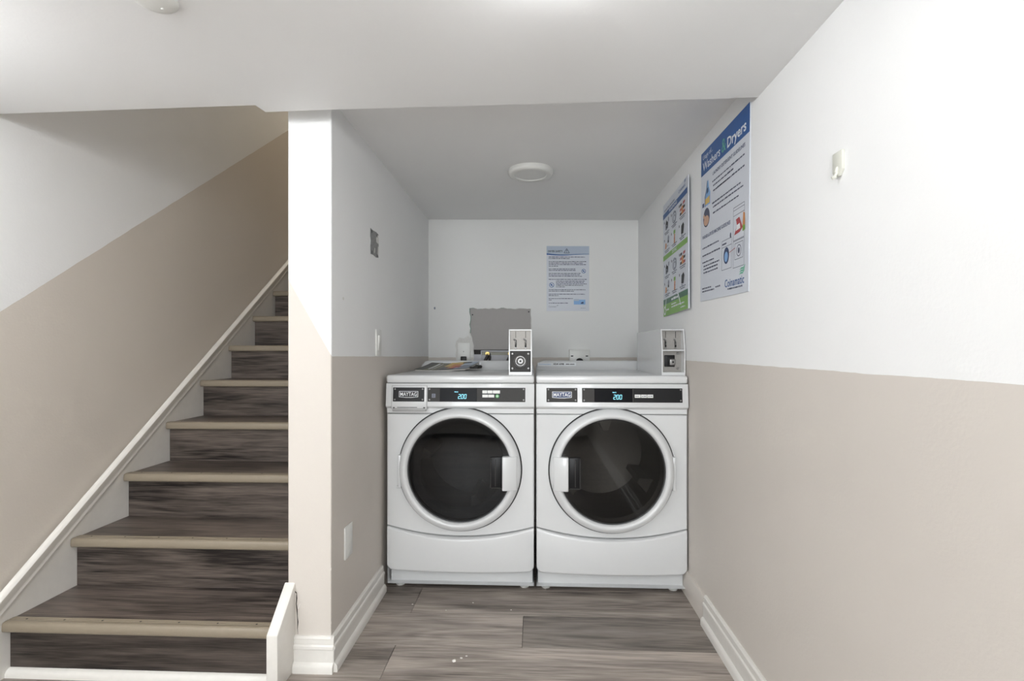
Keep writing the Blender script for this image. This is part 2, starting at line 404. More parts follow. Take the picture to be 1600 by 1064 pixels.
for (dx, dz, w, h) in ((-0.7025, 0.345, 0.002, 0.012), (-0.7045, 0.247, 0.003, 0.005), (-0.702, 0.16, 0.001, 0.01)):
    b.poly([(dx-w, YC-0.0007, dz), (dx+w*0.6, YC-0.0007, dz+h*0.4), (dx, YC-0.0007, dz+h)])
b.done('paint_chip_mark', 'trim', part)

# alcove back wall, built with its torn opening
bw_ang = math.atan2(YBR-YBL, XR-XL)
bw = thing('wall_back', 'white back wall of the alcove with beige below', 'wall', (XL, YBL, 0), bw_ang)
del bw['category']; bw['kind'] = 'structure'
# local x runs along the wall from the left corner
def bx(X): return X-XL
hx0, hx1, hz0, hz1 = bx(-0.424), bx(-0.022), 1.00, 1.383
rj = random.Random(5); hole = []
for k in range(12): hole.append((hx0+(hx1-hx0)*k/12, hz0))
for k in range(12): hole.append((hx1+rj.uniform(-0.002, 0.002), hz0+(hz1-hz0)*k/12))
for k in range(16): hole.append((hx1-(hx1-hx0)*k/16, hz1+rj.uniform(-0.005, 0.004)))
for k in range(14):
    z = hz1-(hz1-hz0)*k/14; hole.append((hx0+(0.020 if z < 1.22 else 0.0)*min(1, (1.22-z)/0.06)+rj.uniform(-0.005, 0.005), z))
outl = [(-0.02, -0.1), (0.4, -0.1), (0.9, -0.1), (XR-XL+0.02, -0.1), (XR-XL+0.02, 0.8), (XR-XL+0.02, 1.5), (XR-XL+0.02, 2.1), (0.9, 2.1), (0.4, 2.1), (-0.02, 2.1), (-0.02, 1.5), (-0.02, 0.8)]
b = B(); radial_panel(b, outl, hole, (hx0+hx1)/2, 1.2, 0.0, 0.014, 0.0)
b.done('wall_face', 'wall_back', bw)
B().box(hx0-0.05, hx1+0.05, 0.12, 0.13, 0.95, 1.45).done('cavity_back', 'cavity', bw)
b = B()                                              # torn paper lip around the opening
for k, p in enumerate(hole):
    q = hole[(k+1) % len(hole)]
    if p[1] < 1.005 and q[1] < 1.005: continue
    cxx, czz = (hx0+hx1)/2, 1.2
    def outw(p, d):
        v = Vector((p[0]-cxx, p[1]-czz)).normalized(); return (p[0]+v.x*d, p[1]+v.y*d)
    left = p[0] < cxx-0.15 and p[1] < 1.27
    d1 = rj.uniform(0.004, 0.012)*(2.2 if left else 0.55)
    p2, q2 = outw(p, d1), outw(q, d1*rj.uniform(0.6, 1.1))
    b.poly([(p[0], -0.0016, p[1]), (q[0], -0.0016, q[1]), (q2[0], -0.0008, q2[1]), (p2[0], -0.0008, p2[1])])
b.done('torn_edge', 'drywall_core', bw)
b = B()
for k, p in enumerate(hole):
    q = hole[(k+1) % len(hole)]
    if p[0] < hx0+0.03 and p[1] > 1.22 or (p[1] > hz1-0.01 and (rj.random() < 0.35)):
        b.poly([(p[0]+0.001, -0.0020, p[1]), (q[0]+0.001, -0.0020, q[1]), (q[0]-0.0022, -0.0018, q[1]+0.0012), (p[0]-0.0022, -0.0018, p[1]+0.0012)])
b.done('green_board_edge', 'green_edge', bw)
b = B(); b.disc(bx(-0.66), 1.385, -0.0006, 0.006, 0.009, 9); b.done('scuff', 'print_grey', bw)

# baseboards
prof = [(0, 0), (.024, 0), (.024, .020), (.019, .030), (.013, .034), (.013, .076), (.0165, .080), (.0155, .089), (.0105, .093), (.012, .099), (.0095, .107), (.0105, .113), (.006, .120), (0, .121)]
b = B()
def run_y(b, xw, sgn, y0, y1, pf): b.prism([(xw+sgn*d, z) for d, z in pf], 'y', y0, y1) if False else b.add(_run(pf, lambda d, z, y: (xw+sgn*d, y, z), y0, y1))
def _run(pf, f, a0, a1):
    t = bmesh.new(); lo = [t.verts.new(f(d, z, a0)) for d, z in pf]; hi = [t.verts.new(f(d, z, a1)) for d, z in pf]; n = len(pf)
    t.faces.new(lo); t.faces.new(hi)
    for i in range(n): t.faces.new((lo[i], lo[(i+1) % n], hi[(i+1) % n], hi[i]))
    bmesh.ops.recalc_face_normals(t, faces=t.faces[:]); return t
run_y(b, XR, -1, YREAR, 2.098, prof); struct(b.done('baseboard_right', 'trim'), 'moulded white baseboard on the right wall')
b = B(); b.prism([(XR, 0), (XR-0.012, 0), (XR-0.012, 0.108), (XR-0.009, 0.112), (XR, 0.113)], 'y', 2.096, 3.42)
struct(b.done('trim_5', 'trim_beige'), 'flat beige skirting board beside the dryer')
b = B(); run_y(b, XL, 1, YC-0.010, 2.325, prof); struct(b.done('baseboard_alcove', 'trim'), 'moulded white baseboard on the alcove side of the partition')
b = B(); b.add(_run(prof, lambda d, z, x: (x, YC-d, z), -0.829, XL+0.0115)); struct(b.done('baseboard_partition', 'trim'), 'moulded white baseboard on the end of the partition')
b = B(); b.add(_run(prof, lambda d, z, x: (x, YREAR+d, z), XS-0.02, XR)); struct(b.done('baseboard_rear', 'trim'), 'white baseboard behind the room')

# stair skirting on the left wall
SL = 0.731
def zt(y): return 0.252+SL*(y-1.639)
b = B(); ys = 1.618
pts = [(ys, 0.0), (ys-0.004, 0.05), (ys-0.002, 0.13), (ys, zt(ys)), (4.75, zt(4.75)), (4.75, 2.05), (2.0, 0.0)]
b.prism(pts, 'x', XS-0.021, XS-0.0015)
sk = struct(b.done('trim_1', 'trim'), 'white skirting board climbing beside the stairs')
cap = [(0, -.040), (.006, -.040), (.008, -.030), (.005, -.024), (.006, -.012), (.012, -.006), (.013, .010), (.020, .018), (.021, .028), (.017, .036), (.009, .040), (0, .041)]
t_ = bmesh.new()
def ring(y, zo=0.0): return [t_.verts.new((XS-0.0025+d, y, zt(y)+s)) for d, s in cap]
lo, hi = ring(1.45), ring(4.75); n = len(cap)
lo2 = lo
t_.faces.new(lo); t_.faces.new(hi)
for i in range(n): t_.faces.new((lo[i], lo[(i+1) % n], hi[(i+1) % n], hi[i]))
bmesh.ops.recalc_face_normals(t_, faces=t_.faces[:])
b = B(); b.add(t_); b.done('cap_moulding', 'trim', sk)
b = B(); b.add(_run(prof, lambda d, z, y: (XS-0.02+d, y, z), YREAR, 1.45)); struct(b.done('baseboard_left', 'trim'), 'white baseboard on the left wall')

# ------------------------------------------------------------ staircase
st = thing('staircase', 'dark wood-look staircase with taupe nosings rising beside the partition', 'stairs', (0, Y1, 0))
def yl(y): return y-Y1
XE = XC-0.0005
rs = random.Random(11)
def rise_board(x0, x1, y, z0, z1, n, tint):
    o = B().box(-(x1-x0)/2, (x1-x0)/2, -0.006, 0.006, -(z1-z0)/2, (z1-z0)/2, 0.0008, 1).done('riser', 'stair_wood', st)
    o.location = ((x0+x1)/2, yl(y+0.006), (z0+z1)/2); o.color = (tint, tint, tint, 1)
nos = [(-.062, 0.0035), (-.062, .0), (-.0, 0.0), (0.0, 0.0)]
def nosing(x0, x1, y, z):
    # profile (toward +y = back): flat top with two grooves, rounded front, hooked lip below
    pf = [(.048, -.004), (.048, .0015), (.036, .0030), (.034, .0018), (.032, .0032), (.026, .0034), (.024, .0020), (.022, .0036), (.012, .0036),
          (.004, .0016), (.0008, -.004), (.0, -.012), (.0, -.024), (.003, -.029), (.008, -.0305), (.030, -.0305), (.030, -.004)]
    b = B(); b.add(_run(pf, lambda d, s, x: (x, d, s), x0, x1))
    o = b.done('nosing', 'nosing', st, 50); o.location = (0, yl(y), z)
    return o
screw_b = B().lathe([(0, -.0006), (.0028, -.0003), (.0034, .0)], 'z', (0, 0, 0), 10)
screw_me = None
for n in range(1, NSTEP+1):
    y = Y1+(n-1)*TREAD; z = n*RISE
    x1 = -0.8665 if n == 1 else XE
    xr = x1 if n > 1 else -0.8665
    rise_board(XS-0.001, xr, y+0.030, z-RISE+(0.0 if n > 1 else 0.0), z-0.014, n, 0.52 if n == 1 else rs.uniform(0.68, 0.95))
    dep = TREAD+0.002 if n < NSTEP else 0.9
    if n == 1:
        # first tread is notched round the stringer board
        o = B().prism([(XS, 0.044), (-0.8665, 0.044), (-0.8665, YC-Y1), (XE, YC-Y1), (XE, dep+0.034), (XS, dep+0.034)], 'z', -0.014, 0.0).done('tread', 'stair_wood', st)
        o.location = (0, 0, z); 
    else:
        o = B().box(-(XE-XS)/2, (XE-XS)/2, 0.044, dep+0.034, -0.014, 0.0, 0.0008, 1).done('tread', 'stair_wood', st)
        o.location = ((XE+XS)/2, yl(y), z)
    tt = rs.uniform(0.95, 1.15); o.color = (tt, tt, tt, 1)
    no = nosing(XS+0.0005, xr, y, z)
    if n <= 4:
        for k in range(7):
            xx = XS+0.06+k*(x1-XS-0.12)/6
            if screw_me is None:
                s_ = screw_b.done('screw', 'rubber', no); screw_me = s_.data
            else:
                s_ = bpy.data.objects.new('screw', screw_me); COL.objects.link(s_); s_.parent = no
            s_.location = (xx, 0.029, 0.0042)
b = B(); b.prism([(1.620, 0), (1.620, 0.184), (1.745, 0.302), (1.745, 0)], 'x', -0.8665, -0.829, 0.003, 2)
struct(b.done('trim_2', 'trim'), 'white end board closing the first step')
b = B(); b.add(_run([(0, 0), (.020, 0), (.019, .012), (.014, .021), (.006, .026), (0, .027)], lambda d, z, x: (x, 0.0305-d, z), XS-0.001, -0.8665))
b.done('shoe_moulding', 'trim', st)

# ------------------------------------------------------------ laundry machines
YF = 2.330
def seven_seg(b, ch, x, z, y, w, h, t):
    segs = {'a': (0, h, w, h), 'b': (w, h/2, w, h), 'c': (w, 0, w, h/2), 'd': (0, 0, w, 0), 'e': (0, 0, 0, h/2), 'f': (0, h/2, 0, h), 'g': (0, h/2, w, h/2)}
    for s in {'2': 'abged', '0': 'abcdef'}[ch]:
        x0, z0, x1, z1 = segs[s]; sl = 0.10
        b.line(x+x0+z0*sl, z+z0, x+x1+z1*sl, z+z1, y, t)
def machine(kind, Xc):
    wash = kind == 'washer'
    hs = 1 if wash else -1                            # side the handle sits on
    W = 0.3385
    lab = ('white front-loading coin washer with dispenser drawer, next to the partition' if wash
           else 'white front-loading coin dryer without drawer, next to the right wall')
    m = thing('washing_machine' if wash else 'clothes_dryer', lab, 'washer' if wash else 'dryer', (Xc, YF, 0))
    # cabinet: open at the front, closed behind
    b = B(); t = bmesh.new()
    F = [(-W, .012, .03), (W, .012, .03), (W, .012, .957), (-W, .012, .957)]; Bk = [(x, .735, z) for x, _, z in F]
    f = [t.verts.new(p) for p in F]; k = [t.verts.new(p) for p in Bk]
    for i in range(4): t.faces.new((f[i], f[(i+1) % 4], k[(i+1) % 4], k[i]))
    t.faces.new(k); bmesh.ops.recalc_face_normals(t, faces=t.faces[:]); b.add(t)
    b.box(-W+.002, W-.002, .014, .03, .818, .957)
    b.done('cabinet', 'enamel', m)
    b = B(); b.box(-W+.004, W-.004, .008, .02, .80, .86); b.box(-W+.004, W-.004, .008, .02, .952, .958); b.done('seam_gap', 'seam', m)
    # plinth
    b = B(); b.box(-W+.006, W-.006, .048, .07, .012, .112, .004, 2); b.done('plinth', 'enamel', m)
    b = B(); b.box(-W+.004, W-.004, .030, .05, .10, .30); b.done('lower_backing', 'seam', m)
    for sx in (-1, 1):
        for yy in (.075, .69):
            b = B(); b.lathe([(0, 0), (.020, 0), (.022, .004), (.014, .010), (.010, .012), (.010, .032), (0, .032)], 'z', (sx*(W-.045), yy, 0), 16)
            b.done('foot', 'white_plastic' if yy < .2 else 'rubber', m)
    # lower panel with arched top and bowed face
    t = bmesh.new(); nx = 28; rows = []
    def ztop(x): return .2515+.047*(x/W)**2
    def zbot(x):
        r = .030; e = W-abs(x); return .097+(r-math.sqrt(max(0, r*r-(r-min(e, r))**2)))
    def yb(x): return -.002-.022*(1-(x/W)**2)
    xs = [-W*math.cos(PI*i/nx) for i in range(nx+1)]
    for x in xs:
        e = 1 if abs(abs(x)-W) < 1e-6 else 0
        q = yb(x)+(.006 if e else 0); zb_, z1 = zbot(x), ztop(x)
        rows.append([t.verts.new(p) for p in ((x, .030, zb_), (x, q+.006, zb_), (x, q+.0015, zb_+.003), (x, q, zb_+.010), (x, q, z1-.010), (x, q+.0015, z1-.003), (x, q+.006, z1), (x, .030, z1))])
    for A, C in zip(rows, rows[1:]):
        for i in range(7): t.faces.new((A[i], A[i+1], C[i+1], C[i]))
    t.faces.new(rows[0]); t.faces.new(rows[-1])
    bmesh.ops.recalc_face_normals(t, faces=t.faces[:]); b = B(); b.add(t); b.done('lower_panel', 'enamel', m, 50)
    # front panel with the porthole
    dz = .564; out = [(-W, .303), (-W, .816), (W, .816), (W, .303)]
    out = [(W, .303+(.816-.303)*i/6) for i in range(7)] + [(W-2*W*i/10, .816) for i in range(1, 11)] + [(-W, .816-(.816-.303)*i/6) for i in range(1, 7)]
    out += [(-W+2*W*i/16, .2565+.047*((-W+2*W*i/16)/W)**2) for i in range(1, 16)]
    hole = [(.245*math.cos(2*PI*i/64+.01), dz+.245*math.sin(2*PI*i/64+.01)) for i in range(64)]
    b = B(); radial_panel(b, out, hole, 0, dz, 0.0, .014, .005); fp = b.done('front_panel', 'enamel', m)
    b = B(); b.lathe([(.2850, -.0004), (.2850, -.0010), (.262, -.0010)], 'y', (0, 0, dz), 96); b.done('gasket_gap', 'seam', fp)
    # band between console and front panel
    b = B(); b.box(-W, W, 0.0, .014, .8185, .845, .002, 1); b.done('upper_band', 'enamel', m)
    # drum seen through the glass
    b = B(); b.lathe([(.262, .016), (.262, .03), (.232, .05), (.225, .10), (.225, .44), (.16, .47), (0, .48)], 'y', (0, 0, dz), 56)
    dr = b.done('drum', 'drum', m)
    for q in range(3):
        a = 2*PI*q/3+(.3 if wash else 1.1)
        b = B(); b.prism([(-.035, 0), (-.012, .06), (.012, .06), (.035, 0)], 'y', .12, .42)
        o = b.done('baffle', 'drum', dr)
        o.matrix_parent_inverse = Matrix.Identity(4)
        o.location = (.222*math.sin(a), 0, dz-.222*math.cos(a)); o.rotation_euler = (0, -a, 0)
    if wash:
        b = B(); b.lathe([(.252, .012), (.240, .018), (.236, .030), (.215, .034), (.222, .046), (.205, .052), (.212, .066), (.198, .075)], 'y', (0, 0, dz), 56)
        b.done('rubber_boot', 'grey_rubber', m)
    # door
    b = B(); b.lathe([(.246, .004), (.279, .002), (.2795, -.010), (.276, -.024), (.268, -.036), (.258, -.043), (.249, -.0455), (.243, -.043), (.2375, -.036), (.236, -.026), (.236, .004)], 'y', (0, 0, dz), 96)
    door = b.done('door', 'enamel', m, 60)
    b = B(); b.lathe([(.237, -.0265), (.20, -.0275), (.12, -.0283), (0, -.0287)], 'y', (0, 0, dz), 72)
    b.done('door_glass', 'glass_w' if wash else 'glass_d', door)
    b = B(); b.lathe([(.2362, -.022), (.2362, -.028), (.231, -.0265)], 'y', (0, 0, dz), 72); b.done('glass_seal', 'rubber', door)
    hz = dz-.008
    b = B()
    t = bmesh.new(); X0, X1 = .196, .262; nn = 8; P = []
    for i in range(nn+1):
        u = i/nn; x = X0+(X1-X0)*u; yy = -.060+.018*u**2.2
        P.append((x, yy))
    prof2 = [(X0, -.030)]+[(X0+.0006, -.058)]+P[1:]+[(X1+.003, -.020), (X1, -.010)]
    pts = [(hs*x, y) for x, y in prof2]
    b.prism(pts, 'z', hz-.075, hz+.075, .003, 2); b.done('handle', 'enamel', door)
    b = B(); x0, x1 = sorted((hs*.140, hs*.197)); b.box(x0, x1, -.036, -.022, hz-.072, hz+.072, .006, 2)
    b.done('grip_recess', 'black', door)
    b = B(); xa, xb = sorted((hs*.142, hs*.146)); b.box(xa, xb, -.039, -.030, hz-.068, hz+.066, .001, 1)
    xa, xb = sorted((hs*.163, hs*.167)); b.box(xa, xb, -.0385, -.030, hz-.060, hz+.060, .001, 1)
    xa, xb = sorted((hs*.145, hs*.190)); b.box(xa, xb, -.0385, -.030, hz-.069, hz-.065, .001, 1)
    b.done('grip_rib', 'plate', door)
    b = B(); xa, xb = sorted((-hs*.268, -hs*.2815)); b.box(xa, xb, -.026, .0, hz-.075, hz+.075, .004, 2)
    if wash: b.box(-.290, -.276, -.014, 0, hz-.078, hz-.070, .001, 1)
    b.done('hinge', 'enamel', door)
    # console with its slanted face and overhanging lip
    cpf = [(.012, .956), (-.004, .956), (-.007, .953), (-.016, .858), (-.0165, .853), (-.014, .849), (.004, .838), (.012, .838)]
    b = B(); b.prism(cpf, 'x', -W-.0012, W+.0012, .0022, 2); con = b.done('control_panel', 'enamel', m)
    # slanted frame for everything on the console: local z up the face, local -y out of it
    tilt = math.atan2(.009, .095)
    fr = Matrix.Translation((0, -.0115, .9055)) @ Matrix.Rotation(-tilt, 4, 'X')
    def on_face(b, name, mat, parent):
        b.bm.transform(fr); return b.done(name, mat, parent)
    def zc(z): return z-.9055
    if wash: bpx, dpx = (-.305, -.161), (-.147, .299)
    else: bpx, dpx = (-.293, -.154), (-.133, .313)
    pz0, pz1 = zc(.873), zc(.937)
    base_par = m
    if wash:
        b = B(); b.box(-.311, -.150, -.0052, .002, zc(.838), zc(.945), .005, 2)
        base_par = on_face(b, 'dispenser_drawer', 'enamel', m)
        b = B()
        for (xa, xb, za, zb2) in ((-.3125, -.1485, .944, .9462), (-.3125, -.3105, .838, .945), (-.1505, -.1485, .838, .945)):
            b.box(xa, xb, -.0036, .001, zc(za), zc(zb2))
        on_face(b, 'drawer_gap', 'enamel_gray', base_par)
        b = B(); b.box(-.308, -.153, -.0058, .012, zc(.829), zc(.846), .004, 2); on_face(b, 'drawer_pull', 'enamel_gray', base_par)
        b = B(); b.box(-.285, -.193, -.0062, .0, zc(.8455), zc(.848)); b.box(-.304, -.296, -.0062, 0, zc(.843), zc(.8475)); b.box(-.165, -.156, -.0062, 0, zc(.843), zc(.8475))
        on_face(b, 'pull_gap', 'seam', base_par)
    o1 = -.0055 if wash else 0.0
    b = B(); b.box(bpx[0], bpx[1], o1-.0022, o1+.001, pz0, pz1, .0008, 1); bp = on_face(b, 'badge_plate', 'plate' if not wash else 'black', m)
    cx = (bpx[0]+bpx[1])/2; bw_, bh = .044, .0165; zc0 = zc(.907)
    yo = o1-.0026
    b = B()
    arch = [(-bw_, -.0135), (-.012, -.0165), (.012, -.0165), (bw_, -.0135), (bw_, .0135), (-bw_, .0135)]
    b.poly([(cx+x, yo, zc0+z) for x, z in arch]); on_face(b, 'badge', 'print_white', bp)
    b = B(); b.poly([(cx+x*.95, yo-.0004, zc0+z*.86) for x, z in arch]); on_face(b, 'badge_field', 'print_black' if wash else 'print_navy', bp)
    b = B(); b.text('MAYTAG', cx-.038, zc0-.0085, yo-.0008, h=.017, w=.076, bold=.01); on_face(b, 'lettering', 'print_white', bp)
    b = B(); b.box(dpx[0], dpx[1], -.0022, .001, pz0, pz1, .0008, 1); dp = on_face(b, 'display_plate', 'plate', m)
    sx0, sx1 = (-.090, .079) if wash else (-.078, .092)
    b = B(); b.box(sx0, sx1, -.0034, -.001, pz0+.0015, pz1-.003, .0006, 1); on_face(b, 'screen', 'screen', dp)
    if not wash:
        b = B(); b.box(sx1+.004, dpx[1]-.002, -.0030, -.001, pz0+.0015, pz1-.003, .0006, 1); on_face(b, 'dark_half', 'black', dp)
    b = B(); xd = -.006 if wash else .007; zd = zc(.8875)
    for i, ch in enumerate('200'): seven_seg(b, ch, xd+i*.0135, zd, -.0038, .0085, .019, .0019)
    if wash: b.rect(xd+.0105, xd+.0122, zd-.001, zd+.001, -.0038)
    b.text('PRICE', xd-.017 if wash else xd-.004, zc(.9155), -.0038, h=.0042, w=.0165, bold=.02)
    on_face(b, 'digits', 'digit', dp)
    if wash:
        b = B(); b.rect(.104, .186, zc(.893), zc(.926), -.0026); on_face(b, 'button_field', 'print_black', dp)
        for (xa, xb, za, zb2) in ((.104, .126, .911, .925), (.1275, .150, .911, .925), (.1515, .184, .911, .925), (.104, .130, .893, .906), (.1315, .158, .893, .906)):
            b = B(); b.box(xa, xb, -.0042, -.001, zc(za), zc(zb2), .0006, 1); on_face(b, 'button', 'white_plastic', dp)
        b = B(); b.lathe([(0, -.005), (.0075, -.0048), (.0088, -.003), (.0088, 0)], 'y', (.172, 0, zc(.899)), 20); on_face(b, 'start_button', 'green', dp)
        b = B(); b.disc(.172, zc(.899), -.0053, .0042, inner=.55); on_face(b, 'start_ring', 'print_white', dp)
        b = B()
        x_ = -.119; z_ = zc(.900)
        for q in range(4): b.rect(x_-.008, x_+.008, z_-.009+q*.005, z_-.0062+q*.005, -.0026)
        b.rect(x_-.008, x_-.0055, z_-.009, z_+.009, -.0027); b.rect(x_+.0055, x_+.008, z_-.009, z_+.006, -.0027); on_face(b, 'symbol', 'print_grey', dp)
    else:
        for q in range(3):
            b = B(); b.box(.1015+q*.0278, .1275+q*.0278, -.0044, -.001, zc(.894), zc(.9085), .0006, 1); on_face(b, 'button', 'white_plastic', dp)
        b = B()
        for q in range(3): b.words(.105+q*.0278, .124+q*.0278, zc(.899), -.0047, .004)
        on_face(b, 'button_print', 'print_grey', dp)
    for (pl, rng, oo) in ((bp, bpx, o1), (dp, dpx, 0.0)):
        for xx in (rng[0]+.009, rng[1]-.008):
            for zz in (pz0+.009, pz1-.007):
                b = B(); b.lathe([(0, -.0045), (.0030, -.0040), (.0042, -.0024), (.0042, -.001)], 'y', (xx, oo, zz), 12); on_face(b, 'screw', 'chrome', pl)
    # lid with raised back
    b = B(); b.box(-W-.001, W+.001, -.006, .745, .957, .993, .009, 3); lid = b.done('lid', 'enamel', m, 50)
    b = B(); t = bmesh.new(); R_ = []
    for (yy, z) in ((.655, .990), (.672, .998), (.680, 1.010), (.688, 1.032), (.694, 1.041), (.704, 1.045), (.738, 1.045), (.743, 1.040), (.743, .985)):
        R_.append((yy, z))
    cols = []
    for i, x in enumerate([-W+.002, -W+.006, -W+.014, -W+.028, -W+.05, 0, W-.05, W-.028, W-.014, W-.006, W-.002]):
        e = min(x+W, W-x); q = max(0, 1-(e-.002)/.048); drop = .036*q**2.6
        cols.append([t.verts.new((x, yy+drop*.25, max(.985, z-drop*max(0, (z-.99)/.055)))) for yy, z in R_])
    for A, C in zip(cols, cols[1:]):
        for i in range(len(R_)-1): t.faces.new((A[i], A[i+1], C[i+1], C[i]))
    t.faces.new(cols[0]); t.faces.new(cols[-1]); bmesh.ops.recalc_face_normals(t, faces=t.faces[:]); b.add(t)
    b.done('back_ridge', 'enamel', lid, 60)
    # stickers on the ridge face
    nrm = Matrix.Translation((0, .6800, 1.0125)) @ Matrix.Rotation(-math.atan2(.008, .022), 4, 'X')
    sx = -.328 if not wash else -.20
    b = B(); b.box(sx, sx+.225, -.0022, -.0008, .001, .022); b.bm.transform(nrm); stk = b.done('sticker', 'print_white', lid)
    b = B(); b.text('Coinamatic', sx+.008, .0085, -.0026, h=.0075, w=.070); b.bm.transform(nrm); b.done('sticker_logo', 'print_lightblue', stk)
    b = B(); b.text('024 698', sx+.092, .008, -.0026, h=.010, w=.062, bold=.03); b.words(sx+.165, sx+.215, .0095, -.0026, .006); b.bm.transform(nrm); b.done('sticker_print', 'print_black', stk)
    # coin meter
    cxm = .275 if wash else .288
    hw = .0535; yf = .040; z0, z1, zm = .9925, 1.204, 1.107; ybk = .60; th = .005
    def yfr(z): return yf if z <= zm else yf+(.020 if not wash else .006)*(z-zm)/(z1-zm)
    b = B()
    side = [(yf, z0), (yf, zm), (yfr(z1), z1), (ybk, z1), (ybk, z0)]
    for s_ in (-1, 1):
        xa, xb = sorted((cxm+s_*hw, cxm+s_*(hw-th))); b.prism(side, 'x', xa, xb)
    hi_ = hw-th+.0002
    b.box(cxm-hi_, cxm+hi_, yfr(z1), ybk, z1-th, z1)                    # top
    b.box(cxm-hi_, cxm+hi_, ybk-th, ybk-.0002, z0, z1-.001)                        # back
    b.box(cxm-hi_, cxm+hi_, yf, ybk-.001, z0, z0+.014)                       # sill
    b.box(cxm-hi_, cxm+hi_, yf+.001, ybk-.001, zm-.0025, zm+.0025)           # shelf between slide and lock
    cm = b.done('coin_meter', 'enamel', m)
    inset = .012 if wash else .050
    yp = yf+inset
    b = B(); b.box(cxm-hw+th, cxm+hw-th, yp+.006, yp+.010, zm, z1-th); b.done('slide_plate', 'steel', cm)
    b = B(); b.box(cxm-hw+th, cxm+hw-th, yp, yp+.004, z0+.014, zm-.002); b.done('lock_plate', 'plate' if wash else 'steel', cm)
    yq = yp+.006
    for s_ in (-.022, .024):
        b = B(); b.box(cxm+s_-.0012, cxm+s_+.0012, yq-.001, yq, zm+.058, zm+.088); b.box(cxm+s_-.004, cxm+s_+.004, yq-.0015, yq, zm+.014, zm+.048, .001, 1)
        b.done('coin_slot', 'black', cm)
        b = B(); b.tube([(cxm+s_-.007, yq-.004, zm+.052), (cxm+s_-.002, yq-.010, zm+.047), (cxm+s_, yq-.012, zm+.036), (cxm+s_-.002, yq-.009, zm+.026)], .003, 8)
        b.lathe([(0, -.008), (.0045, -.006), (.0055, -.001), (.0055, 0)], 'y', (cxm+s_-.006, yq, zm+.051), 12)
        b.box(cxm+s_-.006, cxm+s_+.006, yq-.006, yq, zm+.007, zm+.013, .001, 1); b.done('coin_lever', 'chrome', cm)
    lz = (z0+.014+zm)/2
    b = B()
    if wash:
        b.lathe([(.030, 0), (.031, -.006), (.028, -.009), (.025, -.007), (.024, -.003), (.020, -.003)], 'y', (cxm, yp, lz), 40)
        b.lathe([(.020, -.002), (.0195, -.009), (.016, -.012), (.013, -.010), (.012, -.004), (.0, -.004)], 'y', (cxm, yp, lz), 32)
        b.lathe([(.008, -.004), (.0075, -.009), (.005, -.009), (.005, -.006), (0, -.006)], 'y', (cxm, yp, lz), 20)
        b.done('lock', 'chrome', cm)
        b = B(); b.lathe([(.0205, -.0025), (.0240, -.0032)], 'y', (cxm, yp, lz), 32); b.lathe([(.0055, -.0068), (0, -.0068)], 'y', (cxm, yp, lz), 16); b.done('lock_shadow_ring', 'seam', cm)
        sc_pts = [(-.037, -.034), (.037, -.034), (-.037, .034), (.037, .034)]
    else:
        b.box(cxm-.030, cxm+.018, yp-.006, yp-.001, lz-.026, lz+.028, .008, 3); b.done('lock_recess', 'black', cm)
        b = B(); b.box(cxm-.012, cxm+.016, yp-.028, yp-.004, lz-.020, lz+.012, .006, 3)
        b.lathe([(.009, -.030), (.009, -.031), (0, -.031)], 'y', (cxm+.003, yp, lz-.004), 16); b.done('lock', 'chrome', cm)
        b = B(); b.disc(cxm+.003, lz-.004, yp-.0314, .0045); b.done('key_hole', 'black', cm)
        sc_pts = [(.032, -.034), (.032, .036)]
    for (dx, dz2) in sc_pts:
        b = B(); b.lathe([(0, -.005), (.004, -.0045), (.0058, -.002), (.0058, 0)], 'y', (cxm+dx, yp, lz+dz2), 14); b.done('screw', 'chrome', cm)
    return m
washer = machine('washer', -0.339)
dryer = machine('dryer', 0.3485)

# magazine lying on the washer, leaning on the ridge
mg = thing('magazine', 'folded colour magazine lying on the washer lid against its raised back', 'magazine', (-0.458, 2.93, 0.9932))
def sheet(b, pts, th=.0035):
    """curved sheet: pts rows of (x, y, z)"""
    t = bmesh.new(); top = [[t.verts.new(p) for p in r] for r in pts]; bot = [[t.verts.new((p[0], p[1], p[2]-th)) for p in r] for r in pts]
    nr, nc = len(pts), len(pts[0])
    for i in range(nr-1):
        for j in range(nc-1):
            t.faces.new((top[i][j], top[i][j+1], top[i+1][j+1], top[i+1][j])); t.faces.new((bot[i][j], bot[i+1][j], bot[i+1][j+1], bot[i][j+1]))
    for i in range(nr-1):
        for j in (0, nc-1): t.faces.new((top[i][j], top[i+1][j], bot[i+1][j], bot[i][j]))
    for j in range(nc-1):
        for i in (0, nr-1): t.faces.new((top[i][j], bot[i][j], bot[i][j+1], top[i][j+1]))
    bmesh.ops.recalc_face_normals(t, faces=t.faces[:]); b.add(t)
def zmag(x, v): return .008+.034*max(0, v)**1.3+.004*math.sin(x*14)
def magp(x0, x1, v0, v1, lift, shear=.12, n=10):
    return [[(x0+(x1-x0)*i/n+shear*(v0+(v1-v0)*j/4)*.5, -.10+.19*(v0+(v1-v0)*j/4), zmag(x0+(x1-x0)*i/n, v0+(v1-v0)*j/4)+lift) for j in range(5)] for i in range(n+1)]
b = B(); sheet(b, magp(-.205, .075, 0, 1, -.0025), .005); b.done('page_block', 'mag_edge', mg)
b = B(); sheet(b, magp(-.208, -.085, 0, 1, 0), .0012); cv = b.done('cover', 'olive', mg)
b = B(); sheet(b, magp(-.208, -.165, 0, .96, .0008), .0008); b.done('cover_panel', 'mag_dark', mg)
